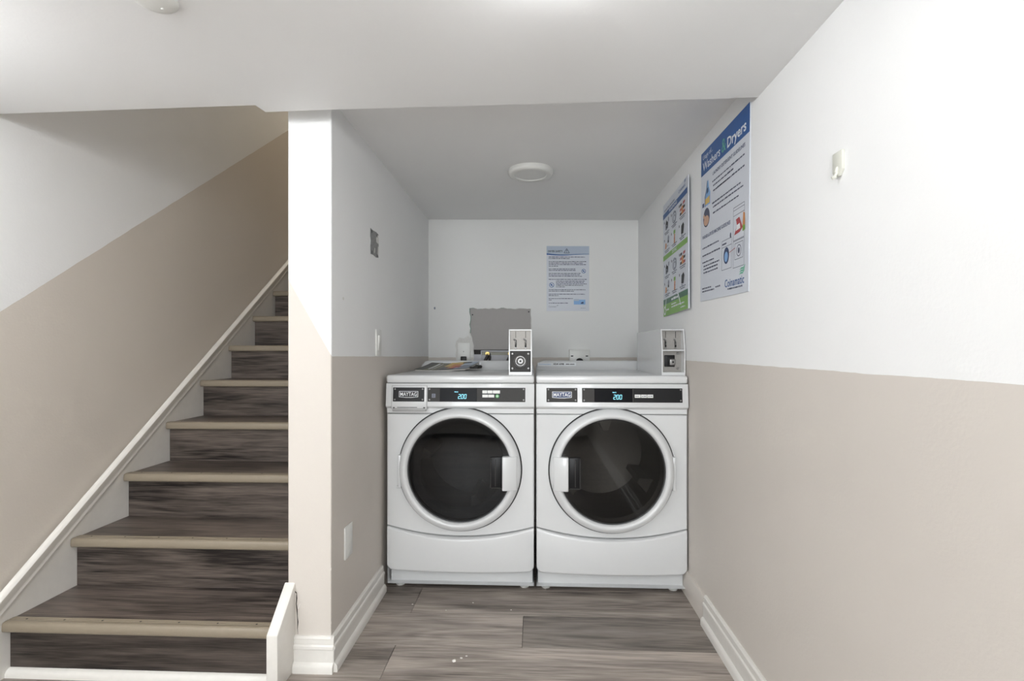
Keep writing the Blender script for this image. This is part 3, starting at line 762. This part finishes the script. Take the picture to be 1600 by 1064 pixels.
for q, (x0, x1, v0, v1, mt) in enumerate(((-.150, -.140, .15, .85, 'print_white'), (-.125, -.118, .1, .8, 'mag_edge'), (-.085, .0, .45, 1.0, 'print_yellow'), (-.085, .005, .0, .45, 'mag_dark'), (-.05, .02, .2, .75, 'print_orange'), (0.005, .075, .0, 1.0, 'print_pale'), (-.02, .03, .12, .45, 'print_red'), (.02, .07, .05, .55, 'print_grey'), (-.01, .04, .82, .93, 'print_black'))):
    b = B(); sheet(b, magp(x0, x1, v0, v1, .0012+.0003*q, n=5), .0006); b.done('cover_print', mt, mg)
b = B()
loop = [(.060, -.02, .012), (.10, -.045, .010), (.135, -.045, .010), (.158, -.02, .013), (.150, .015, .017), (.12, .03, .019), (.08, .02, .017)]
sheet(b, [[(p[0], p[1], p[2]), (p[0]+.004, p[1]+.004, p[2]+.010)] for p in loop], .002); b.done('folded_corner', 'mag_dark', mg)
b = B(); sheet(b, [[(.05+.10*i/4, -.075+.03*i/4, .006), (.06+.10*i/4, .0+.02*i/4, .013)] for i in range(5)], .001); b.done('loose_page', 'mag_edge', mg)

# ------------------------------------------------------------ wall fittings in the alcove (on the back wall, its local frame)
def on_back(X): return X-XL
def back_thing(name, label, cat, X, z):
    lx = X-XL
    return thing(name, label, cat, (XL+lx*math.cos(bw_ang), YBL+lx*math.sin(bw_ang), z), bw_ang)
ap = back_thing('access_panel', 'plain grey board screwed into the torn wall opening', 'panel', -0.223, 1.107)
b = B(); b.box(-.203, .203, .004, .016, 0.002, .279, .001, 1); b.done('board', 'board_grey', ap)
for dx, dzz in ((-.186, .235), (.188, .255)):
    b = B(); b.lathe([(0, .002), (.004, .003), (.0045, .0045)], 'y', (dx, 0, dzz), 10); b.done('screw', 'black', ap)
vb = back_thing('washer_outlet_box', 'recessed plastic valve box with two dark hoses below the grey board', 'valve box', -0.215, 1.0)
b = B(); b.box(-.135, .160, .022, .10, -.05, .105); b.box(-.140, .165, .012, .024, .095, .104, .001, 1); b.box(-.140, -.132, .012, .024, -.05, .10); b.box(-.195, -.135, .02, .03, -.05, .078); b.done('box_frame', 'valve_box', vb)
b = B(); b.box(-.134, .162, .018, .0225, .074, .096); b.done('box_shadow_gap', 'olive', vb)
for dx in (-.095, .055):
    b = B(); b.lathe([(0, .0), (.013, .0), (.014, .012), (.010, .014), (.010, .03)], 'y', (dx, -.004, .083), 16); b.lathe([(.010, .055), (.012, .085)], 'z', (dx, .004, 0), 12); b.done('valve', 'brass', vb)
    b = B(); b.tube([(dx, .004, .078), (dx-.003, -.002, .060), (dx-.018, -.008, .03), (dx-.024, -.010, -.03), (dx-.026, -.02, -.12)], .011, 10); b.done('hose', 'hose', vb)
    b = B(); b.tube([(dx+.010, .006, .085), (dx+.016, .0, .06), (dx+.012, -.004, .02), (dx+.012, -.006, -.06)], .008, 8); b.done('hose', 'hose', vb)
ol = back_thing('wall_outlet', 'white wall outlet plate with a black plug in patched plaster', 'outlet', -0.466, 1.035)
b = B(); b.box(-.042, .042, -.005, .001, -.01, .120, .003, 2); b.done('plate', 'white_plastic', ol)
b = B(); b.box(-.020, .018, -.030, -.004, -.02, .030, .004, 2); b.done('plug', 'black', ol)
b = B(); b.lathe([(0, -.0065), (.0025, -.006), (.003, -.004)], 'y', (-.002, 0, .062), 10); b.done('screw', 'black', ol)
b = B()
pp = [(-.048, -.02), (-.056, .04), (-.050, .07), (-.057, .10), (-.052, .13), (-.03, .155), (.0, .150), (.03, .168), (.045, .135), (.052, .10), (.047, .05), (.055, .0), (.05, -.02)]
b.prism(pp, 'y', -.0015, .0008); b.done('plaster_patch', 'drywall_core', ol)
dryo = back_thing('dryer_outlet', 'square surface dryer receptacle with a round black socket', 'outlet', 0.300, 1.0)
b = B(); b.box(-.067, .067, -.028, .001, -.03, .112, .004, 2); b.done('box', 'white_plastic', dryo)
b = B(); b.box(-.055, .055, -.033, -.026, .104, .110, .001, 1); b.done('cover_lip', 'white_plastic', dryo)
b = B(); b.lathe([(0, -.036), (.024, -.036), (.026, -.033), (.026, -.026)], 'y', (.0, 0, .028), 28); b.done('socket', 'black', dryo)
for dx in (-.050, .048):
    b = B(); b.box(dx-.008, dx+.008, -.0295, -.027, .064, .071); b.done('screw_slot', 'black', dryo)

# left alcove wall
def left_thing(name, label, cat, y, z): return thing(name, label, cat, (XL, y, z), PI/2)
sw = left_thing('light_switch', 'white decorator light switch above the beige paint line', 'switch', 2.270, 1.141)
b = B(); b.box(-.036, .036, -.006, .0005, -.059, .059, .003, 2); b.done('plate', 'white_plastic', sw)
b = B(); b.box(-.017, .017, -.010, -.004, -.034, .034, .002, 2, rot=Matrix.Rotation(.06, 3, 'X'), piv=(0, -.006, 0)); b.done('rocker', 'white_plastic', sw)
bl = left_thing('blank_plate', 'white blank cover plate above the alcove baseboard', 'cover plate', 1.897, 0.392)
b = B(); b.box(-.038, .038, -.006, .0005, -.060, .060, .003, 2); b.done('plate', 'white_plastic', bl)
for dzz in (-.042, .042):
    b = B(); b.lathe([(0, -.0072), (.0028, -.0068), (.0032, -.0055)], 'y', (0, 0, dzz), 10); b.done('screw', 'white_plastic', bl)
jp = left_thing('junction_plate', 'scuffed grey metal junction plate patched into the white wall', 'cover plate', 2.222, 1.575)
b = B(); rj = random.Random(9)
pp = [(-.056, -.054), (-.02, -.052), (.02, -.056), (.052, -.052), (.050, -.01), (.055, .0), (.050, .035), (.053, .052), (.02, .056), (-.03, .053), (-.058, .056), (-.060, .02), (-.052, .005), (-.058, -.02)]
b.prism(pp, 'y', -.0015, .0008); b.done('plate', 'plate_metal', jp)
b = B(); b.poly([(x*.9+.036+.0, -.0022, z*.32+.028) for x, z in ((-.02, -.05), (.012, -.06), (.022, .0), (.012, .06), (-.012, .05), (-.022, .0))]); b.poly([(x+.044, -.0022, z-.02) for x, z in ((-.008, -.022), (.010, -.026), (.012, .016), (-.002, .018))]); b.poly([(-.012, -.0022, -.040), (-.002, -.0022, -.043), (.002, -.0022, -.020), (-.008, -.0022, -.018)]); b.done('plaster_smear', 'drywall_core', jp)
b = B()
for dx, dzz in ((-.045, .045), (.028, .042), (-.042, -.044), (.034, -.046)):
    b.disc(dx, dzz, -.0023, .006, .008, 10)
b.done('screw_hole', 'black', jp)
tag(B().lathe([(0, .0018), (.005, .0014), (.006, 0)], 'x', (XL, 1.853, 1.298), 10).done('wall_plug', 'drywall_core'), 'tiny filled screw hole left of the switch on the alcove wall', 'wall plug')

# posters ----------------------------------------------------------------
def swoosh(b, x, z, y, s):
    for q in range(3):
        o = q*s*.17
        b.poly([(x+s*a+o*.3, y, z+s*c+o) for a, c in ((-.5, -.12), (-.15, .04), (.2, .02), (.55, .22), (.5, .08), (.2, -.10), (-.15, -.08))])
# big one on the right wall
bgp = thing('usage_poster', 'large laundry usage poster with a blue header reading Washers and Dryers', 'poster', (XR-.0005, 1.916, 1.607), -PI/2)
bgp.rotation_euler = (0.0, 0.0, -PI/2)
pw, ph = .478, .606
bgp.rotation_mode = 'XYZ'; bgp.rotation_euler = Matrix.Rotation(-PI/2, 4, 'Z').to_euler()
bgp.rotation_euler.rotate(Matrix.Rotation(math.radians(1.3), 4, 'X'))
B().box(-pw/2, pw/2, -.003, 0, -ph/2, ph/2).done('sheet', 'paper', bgp)
def U(u): return (u-.5)*pw
def V(v): return (v-.5)*ph
Y_ = -.0034
b = B(); b.rect(U(0), U(1), V(.845), V(1), Y_); b.done('header_band', 'print_blue', bgp)
b = B(); b.text('Usage of...', U(.045), V(.948), Y_-.0004, h=.0185, w=.115); b.done('header_word', 'print_white', bgp); b = B(); b.text('Washers', U(.045), V(.872), Y_-.0004, h=.034, w=.195, bold=.012); b.done('header_word', 'print_white', bgp); b = B(); b.text('Dryers', U(.60), V(.872), Y_-.0004, h=.036, w=.165, bold=.02); b.done('header_word', 'print_white', bgp)
b = B(); b.text('&', U(.485), V(.872), Y_-.0004, h=.050, w=.042); b.done('ampersand', 'print_mint', bgp)
b = B(); b.text('LAUNDRY DETERGENT GUIDELINES', U(.29), V(.790), Y_, h=.0125, w=.305, bold=.015); b.done('heading', 'print_navy', bgp); b = B(); b.text('WASHER & DRYER MACHINE GUIDELINES', U(.045), V(.415), Y_, h=.0135, w=.300, bold=.015); b.done('heading', 'print_navy', bgp)
b = B()
random.seed(21)
for (u0, u1, v) in ((.28, .92, .745), (.30, .72, .716), (.30, .92, .684), (.36, .62, .684), (.28, .86, .606), (.30, .92, .580), (.30, .84, .542), (.05, .44, .348), (.05, .47, .298), (.05, .33, .252), (.08, .45, .226), (.08, .42, .204), (.08, .43, .182), (.05, .27, .078), (.05, .34, .058), (.37, .48, .068), (.63, .90, .034)):
    b.words(U(u0), U(u1), V(v), Y_, .0062)
b.done('small_print', 'print_text', bgp)['kind'] = 'stuff'
b = B(); b.poly([(U(u), Y_, V(v)) for u, v in ((.10, .625), (.23, .625), (.235, .70), (.20, .74), (.185, .785), (.165, .785), (.145, .735), (.10, .69))]); b.done('bottle_picture', 'print_lightblue', bgp)
b = B(); b.poly([(U(u), Y_-.0003, V(v)) for u, v in ((.115, .635), (.22, .635), (.222, .68), (.115, .672))]); b.done('bottle_label_picture', 'print_yellow', bgp)
b = B(); b.poly([(U(u), Y_-.0004, V(v)) for u, v in ((.105, .622), (.115, .622), (.115, .69), (.15, .735), (.165, .785), (.158, .787), (.14, .738), (.102, .692))]); b.rect(U(.04), U(.085), V(.628), V(.655), Y_); b.poly([(U(u), Y_-.0004, V(v)) for u, v in ((.15, .70), (.19, .71), (.185, .74), (.16, .735))]); b.done('dark_picture', 'print_navy', bgp)
b = B(); b.disc(U(.145), V(.548), Y_, .038, .038); b.done('laundry_picture', 'print_text', bgp)
b = B(); b.disc(U(.145), V(.528), Y_-.0003, .030, .020); b.poly([(U(u), Y_-.0005, V(v)) for u, v in ((.06, .565), (.09, .58), (.12, .555), (.10, .54))]); b.done('laundry_basket_picture', 'print_skin', bgp)
b = B()                                                # line drawing of the machines
def frame(b, u0, u1, v0, v1, w=.0016):
    b.line(U(u0), V(v0), U(u1), V(v0), Y_, w); b.line(U(u0), V(v1), U(u1), V(v1), Y_, w); b.line(U(u0), V(v0), U(u0), V(v1), Y_, w); b.line(U(u1), V(v0), U(u1), V(v1), Y_, w)
frame(b, .505, .70, .160, .335); frame(b, .505, .70, .295, .335); frame(b, .73, .925, .150, .300); frame(b, .73, .925, .305, .445); frame(b, .76, .905, .195, .285); frame(b, .73, .925, .475, .492)
b.line(U(.73), V(.445), U(.73), V(.475), Y_, .0016); b.line(U(.925), V(.445), U(.925), V(.475), Y_, .0016)
b.disc(U(.835), V(.240), Y_-.0003, .020, inner=.85); b.disc(U(.835), V(.240), Y_-.0003, .008, .010)
b.rect(U(.515), U(.60), V(.309), V(.318), Y_-.0003); b.disc(U(.68), V(.347), Y_-.0003, .006, .010)
b.done('machine_drawing', 'print_text', bgp)
b = B(); b.disc(U(.60), V(.240), Y_-.0005, .026, .030); b.done('porthole_picture', 'print_navy', bgp)
b = B(); b.disc(U(.60), V(.233), Y_-.0008, .017, .018); b.done('wash_picture', 'print_lightblue', bgp)
b = B(); b.line(U(.66), V(.250), U(.77), V(.262), Y_-.0006, .0022); b.poly([(U(u), Y_-.0005, V(v)) for u, v in ((.750, .335), (.85, .340), (.90, .36), (.84, .425), (.78, .42), (.80, .385))]); b.done('red_picture', 'print_red', bgp)
b = B(); b.poly([(U(u), Y_-.0007, V(v)) for u, v in ((.78, .355), (.86, .36), (.85, .39), (.80, .385))]); b.done('towel_picture', 'print_white', bgp)
b = B(); b.poly([(U(u), Y_-.0007, V(v)) for u, v in ((.895, .35), (.94, .36), (.935, .43), (.91, .44))]); b.done('hand_picture', 'print_orange', bgp)
b = B(); b.poly([(U(u), Y_-.0009, V(v)) for u, v in ((.90, .335), (.94, .34), (.94, .365), (.905, .37))]); b.done('sleeve_picture', 'print_green', bgp)
b = B(); b.text('Coinamatic', U(.57), V(.052), Y_, h=.028, w=.172, bold=.012); b.done('logo_lettering', 'print_blue', bgp)
b = B(); swoosh(b, U(.885), V(.112), Y_, .045); b.done('logo_swoosh', 'print_mint', bgp)

# smaller instruction board on the right wall, nearer the corner
spw, sph = .480, .590
smp = thing('instruction_poster', 'instruction poster in small pictures with blue and green bands', 'poster', (XR-.007, 2.522, 1.583), -PI/2)
smp.rotation_euler = Matrix.Rotation(-PI/2-.022, 4, 'Z').to_euler(); smp.rotation_euler.rotate(Matrix.Rotation(math.radians(-1.0), 4, 'X'))
B().box(-spw/2, spw/2, -.004, 0, -sph/2, sph/2).done('sheet', 'paper', smp)
def U2(u): return (u-.5)*spw
def V2(v): return (v-.5)*sph
Y2 = -.0045
def strip(b, v0, v1): b.rect(U2(0), U2(.97), V2(v0), V2(v1), Y2)
b = B(); strip(b, .872, .918); b.done('blue_band', 'print_blue', smp)
b = B(); strip(b, .498, .542); b.done('green_band', 'print_green', smp)
b = B(); strip(b, .105, .150); b.done('dark_green_band', 'print_dgreen', smp)
b = B(); b.rect(U2(0), U2(.97), V2(0.0), V2(.105), Y2); b.done('green_footer', 'print_green', smp)
b = B(); b.text('WASHING', U2(.27), V2(.884), Y2-.0004, h=.015, w=.16, bold=.02); b.text('DRYING', U2(.40), V2(.509), Y2-.0004, h=.015, w=.085, bold=.02)
b.words(U2(.36), U2(.62), V2(.117), Y2-.0004, .012); b.words(U2(.36), U2(.85), V2(.055), Y2-.0004, .007); b.words(U2(.36), U2(.55), V2(.078), Y2-.0004, .007); b.words(U2(.13), U2(.27), V2(.045), Y2-.0004, .010); b.words(U2(.72), U2(.88), V2(.025), Y2-.0004, .006)
b.poly([(U2(u), Y2-.0006, V2(v)) for u, v in ((.125, .15), (.145, .15), (.105, .06), (.080, .06))]); b.poly([(U2(u), Y2-.0006, V2(v)) for u, v in ((.60, .155), (.635, .155), (.745, .045), (.72, .05))]); b.disc(U2(.07), V2(.05), Y2-.0006, .024, inner=.6)
b.done('white_print', 'print_white', smp)['kind'] = 'stuff'
b = B(); b.text('Laundry Room Instructions', U2(.06), V2(.930), Y2, h=.0135, w=.215, bold=.01); b.done('title', 'print_navy', smp)
b = B(); b.text('Coinamatic', U2(.66), V2(.942), Y2, h=.017, w=.12); swoosh(b, U2(.89), V2(.978), Y2, .024); b.done('logo', 'print_blue', smp)
bt, bd, br, bo, bg, bn = B(), B(), B(), B(), B(), B()
for sec, vb_ in enumerate((.560, .172)):
    for row in range(2):
        for c_ in range(3):
            u0 = .05+c_*.31; v0 = vb_+(1-row)*.160; kx = (sec*6+row*3+c_)
            bt.words(U2(u0+.02), U2(u0+.24), V2(v0+.012), Y2, .0052); bt.words(U2(u0+.05), U2(u0+.20), V2(v0-.003), Y2, .0052)
            bd.rect(U2(u0), U2(u0+.022), V2(v0+.105), V2(v0+.125), Y2)
            yy = Y2-.0003; cu, cv_ = u0+.13, v0+.075
            if c_ == 2 and row == 0:
                for i in range(2):
                    for j in range(3):
                        (br if (i+j) % 2 else bd).poly([(U2(cu-.055+i*.11+a), yy, V2(cv_-.035+j*.035+c2)) for a, c2 in ((-.04, -.011), (.035, -.006), (.04, .012), (-.03, .012))])
                bo.rect(U2(cu-.03), U2(cu+.03), V2(cv_-.045), V2(cv_+.02), yy-.0003)
            elif c_ == 2:
                bd.poly([(U2(cu+a), yy, V2(cv_+c2)) for a, c2 in ((-.05, -.035), (.03, -.04), (.06, .02), (.03, .045), (-.04, .03))])
                bn.rect(U2(cu-.05), U2(cu+.0), V2(cv_-.05), V2(cv_-.042), yy)
            elif c_ == 1 and row == 0:
                bn.disc(U2(cu), V2(cv_), yy, .038, .030, inner=.8); bn.disc(U2(cu+.01), V2(cv_-.01), yy, .022, .018, inner=.7); bn.rect(U2(cu-.07), U2(cu+.07), V2(cv_+.03), V2(cv_+.036), yy)
            elif c_ == 1:
                bg.rect(U2(cu-.03), U2(cu+.04), V2(cv_+.022), V2(cv_+.052), yy)
                bo.poly([(U2(cu+a), yy, V2(cv_+c2)) for a, c2 in ((-.02, -.055), (.03, -.055), (.025, -.01), (.035, .015), (-.005, .022), (-.015, -.01))])
                br.rect(U2(cu-.005), U2(cu+.03), V2(cv_-.02), V2(cv_-.012), yy-.0003)
            elif row == 0:
                bd.poly([(U2(cu+a), yy, V2(cv_+c2)) for a, c2 in ((-.07, -.035), (.04, -.03), (.05, .02), (.0, .03), (-.02, .05), (-.06, .02))]); bn.disc(U2(cu-.02), V2(cv_-.018), yy-.0003, .018, .014, inner=.5); bn.rect(U2(cu+.05), U2(cu+.09), V2(cv_+.02), V2(cv_+.055), yy)
            else:
                bo.poly([(U2(cu+a), yy, V2(cv_+c2)) for a, c2 in ((-.09, -.045), (-.03, -.04), (-.02, .0), (-.07, .01))]); bd.rect(U2(cu+.03), U2(cu+.08), V2(cv_-.005), V2(cv_+.02), yy); bn.disc(U2(cu+.06), V2(cv_+.035), yy, .014, .014); bn.rect(U2(cu-.02), U2(cu+.05), V2(cv_-.03), V2(cv_-.023), yy)
bt.done('caption_print', 'print_text', smp)['kind'] = 'stuff'; bd.done('black_picture', 'print_black', smp)['kind'] = 'stuff'; br.done('red_picture', 'print_red', smp)
bo.done('hand_picture', 'print_orange', smp); bg.done('green_picture', 'print_green', smp); bn.done('grey_picture', 'print_grey', smp)

# safety notice on the back wall
bpw, bph = .284, .432
sf = back_thing('safety_notice', 'white dryer safety notice taped above the dryer on the back wall', 'poster', 0.2255, 1.583)
B().box(-bpw/2, bpw/2, -.002, 0.0005, -bph/2, bph/2).done('sheet', 'paper', sf)
def U3(u): return (u-.5)*bpw
def V3(v): return (v-.5)*bph
Y3 = -.0024
b = B(); b.rect(U3(0), U3(1), V3(.865), V3(1), Y3); b.done('pale_header', 'print_pale', sf)
b = B(); b.text('DRYER SAFETY', U3(.035), V3(.905), Y3-.0003, h=.0125, w=.098, bold=.02); b.done('title', 'print_black', sf)
b = B()
for (p, q) in (((.41, .895), (.535, .895)), ((.535, .895), (.472, .962)), ((.472, .962), (.41, .895))): b.line(U3(p[0]), V3(p[1]), U3(q[0]), V3(q[1]), Y3-.0003, .0035)
b.rect(U3(.466), U3(.480), V3(.915), V3(.942), Y3-.0003); b.rect(U3(.466), U3(.480), V3(.902), V3(.909), Y3-.0003); b.done('warning_triangle', 'print_text', sf)
b = B(); n = 24
for k in range(n):
    u0, u1 = k/n, (k+1)/n
    def wv(u): return .868-.010*math.sin((u-.05)*5.2)+.006*(1-u)
    def ww(u): return .016*(1-u)**1.2+.005
    b.poly([(U3(u0), Y3-.0004, V3(wv(u0)-ww(u0)/2)), (U3(u1), Y3-.0004, V3(wv(u1)-ww(u1)/2)), (U3(u1), Y3-.0004, V3(wv(u1)+ww(u1)/2)), (U3(u0), Y3-.0004, V3(wv(u0)+ww(u0)/2))])
b.done('wave_rule', 'print_blue', sf)
b = B(); random.seed(5)
for (u0, u1, v) in ((.05, .90, .826), (.05, .55, .803), (.05, .93, .756), (.05, .87, .733), (.05, .95, .710), (.05, .27, .685), (.05, .70, .642), (.05, .68, .619), (.05, .80, .574), (.05, .80, .552), (.05, .83, .530), (.05, .94, .482), (.22, .92, .456), (.22, .88, .434), (.22, .94, .412), (.22, .86, .390), (.22, .43, .367), (.05, .92, .322), (.05, .66, .300), (.05, .90, .254), (.05, .30, .232), (.05, .62, .186), (.05, .12, .164), (.05, .50, .116)):
    b.words(U3(u0), U3(u1), V3(v), Y3, .0050)
b.done('small_print', 'print_text', sf)['kind'] = 'stuff'
b = B()
for (u, v, r) in ((.87, .615, .0145), (.12, .400, .0165)):
    b.disc(U3(u), V3(v), Y3, r, inner=.78); b.line(U3(u)-r*.7, V3(v)+r*.7, U3(u)+r*.7, V3(v)-r*.7, Y3-.0003, .003); b.rect(U3(u)-r*.4, U3(u)+r*.25, V3(v)-r*.3, V3(v)+r*.35, Y3-.0002)
b.done('prohibition_sign', 'print_blue', sf)
b = B(); b.rect(U3(.64), U3(.91), V3(.100), V3(.175), Y3); b.done('card_picture', 'print_lightblue', sf)
b = B(); b.rect(U3(.645), U3(.76), V3(.155), V3(.185), Y3-.0003); b.done('card_tab_picture', 'print_pale', sf)
b = B(); b.poly([(U3(u), Y3-.0004, V3(v)) for u, v in ((.80, .112), (.865, .112), (.87, .142), (.835, .14), (.81, .13))]); b.done('card_mark', 'print_navy', sf)
b = B(); b.text('Coinamatic', U3(.05), V3(.056), Y3, h=.011, w=.052, bold=.01); swoosh(b, U3(.25), V3(.08), Y3, .012); b.words(U3(.80), U3(.93), V3(.043), Y3, .003); b.done('logo', 'print_grey', sf)

# adhesive hook on the right wall
hk = thing('wall_hook', 'small white adhesive hook stuck on the upper right wall', 'hook', (XR, 1.193, 1.530), -PI/2)
b = B(); b.prism([(-.020, .030), (.018, .030), (.018, -.014), (.006, -.027), (-.008, -.027), (-.020, -.014)], 'y', -.007, .0005, .002, 2); b.done('pad', 'hook_plastic', hk)
b = B(); b.tube([(0, -.006, -.006), (0, -.009, -.018), (0, -.011, -.028), (0, -.015, -.030), (0, -.017, -.026)], .0042, 10); b.done('prong', 'hook_plastic', hk)

# ------------------------------------------------------------ lamps
def disc_lamp(name, label, x, y, zc_, r, lit):
    t = thing(name, label, 'ceiling light', (x, y, zc_), 0)
    b = B(); b.lathe([(r, .0005), (r, -.012), (r-.004, -.022), (r-.012, -.026), (r*.72, -.024), (r*.70, -.020)], 'z', (0, 0, 0), 56); b.done('rim', 'white_plastic', t, 50)
    b = B()
    if lit: b.lathe([(r*.74, -.020), (r*.80, -.045), (r*.78, -.065), (r*.66, -.085), (r*.45, -.097), (r*.2, -.102), (0, -.103)], 'z', (0, 0, 0), 48)
    else: b.lathe([(r*.715, -.020), (r*.6, -.0215), (0, -.023)], 'z', (0, 0, 0), 48)
    b.done('diffuser', lit or 'diffuser_off', t)
    return t
disc_lamp('ceiling_light', 'unlit round white flush light on the alcove ceiling', -0.018, 2.472, HA, 0.108, False)
disc_lamp('ceiling_light', 'lit round flush light on the low room ceiling before the alcove', 0.05, 0.93, HM, 0.13, 'lamp_front')
disc_lamp('ceiling_light', 'lit round flush light on the room ceiling toward the left wall', -1.52, 0.86, HM, 0.13, 'lamp_left')
disc_lamp('ceiling_light', 'added unseen fill light, round and flush, on the room ceiling near the rear wall and right wall', 0.15, -0.75, HM, 0.13, 'fill_rear')  # added behind the camera as fill, no known fixture
disc_lamp('ceiling_light', 'added unseen fill light, round and flush, on the room ceiling near the rear wall and left wall', -0.95, -1.35, HM, 0.13, 'fill_rear')  # second added fill light behind the camera
disc_lamp('ceiling_light', 'lit round flush light on the ceiling high above the stair landing', -1.30, 4.75, 4.60, 0.13, 'lamp_stair')
cp = thing('detector', 'small round white detector on the low ceiling near the stair opening', 'detector', (-0.845, 1.105, HM))
b = B(); b.lathe([(.046, .0005), (.046, -.005), (.042, -.009), (.030, -.011), (0, -.012)], 'z', (0, 0, 0), 32); b.done('cover', 'white_plastic', cp)
b = B(); b.lathe([(0, -.0135), (.0035, -.013), (.004, -.0105)], 'z', (.004, .020, 0), 10); b.done('screw', 'white_plastic', cp)

# ------------------------------------------------------------ crumbs of plaster on the floor
crumbs = [(-0.268, 2.235, .004), (-0.098, 2.180, .003), (-0.53, 2.21, .004), (-0.285, 1.815, .008), (-0.262, 1.832, .005), (-0.245, 1.845, .004), (-0.375, 2.165, .003)]
for (x, y, s) in crumbs:
    b = B(); t = bmesh.new(); bmesh.ops.create_icosphere(t, subdivisions=1, radius=s)
    for v in t.verts: v.co = Vector((v.co.x*random.uniform(.8, 1.3), v.co.y*random.uniform(.6, 1.2), max(v.co.z, -s*.4)*.5+s*.2))
    b.add(t); o = b.done('plaster_crumb', 'trim'); o.location = (x, y, 0.0002)
    tag(o, 'tiny white plaster crumb lying on the plank floor', 'crumb', 'plaster crumbs on the floor')
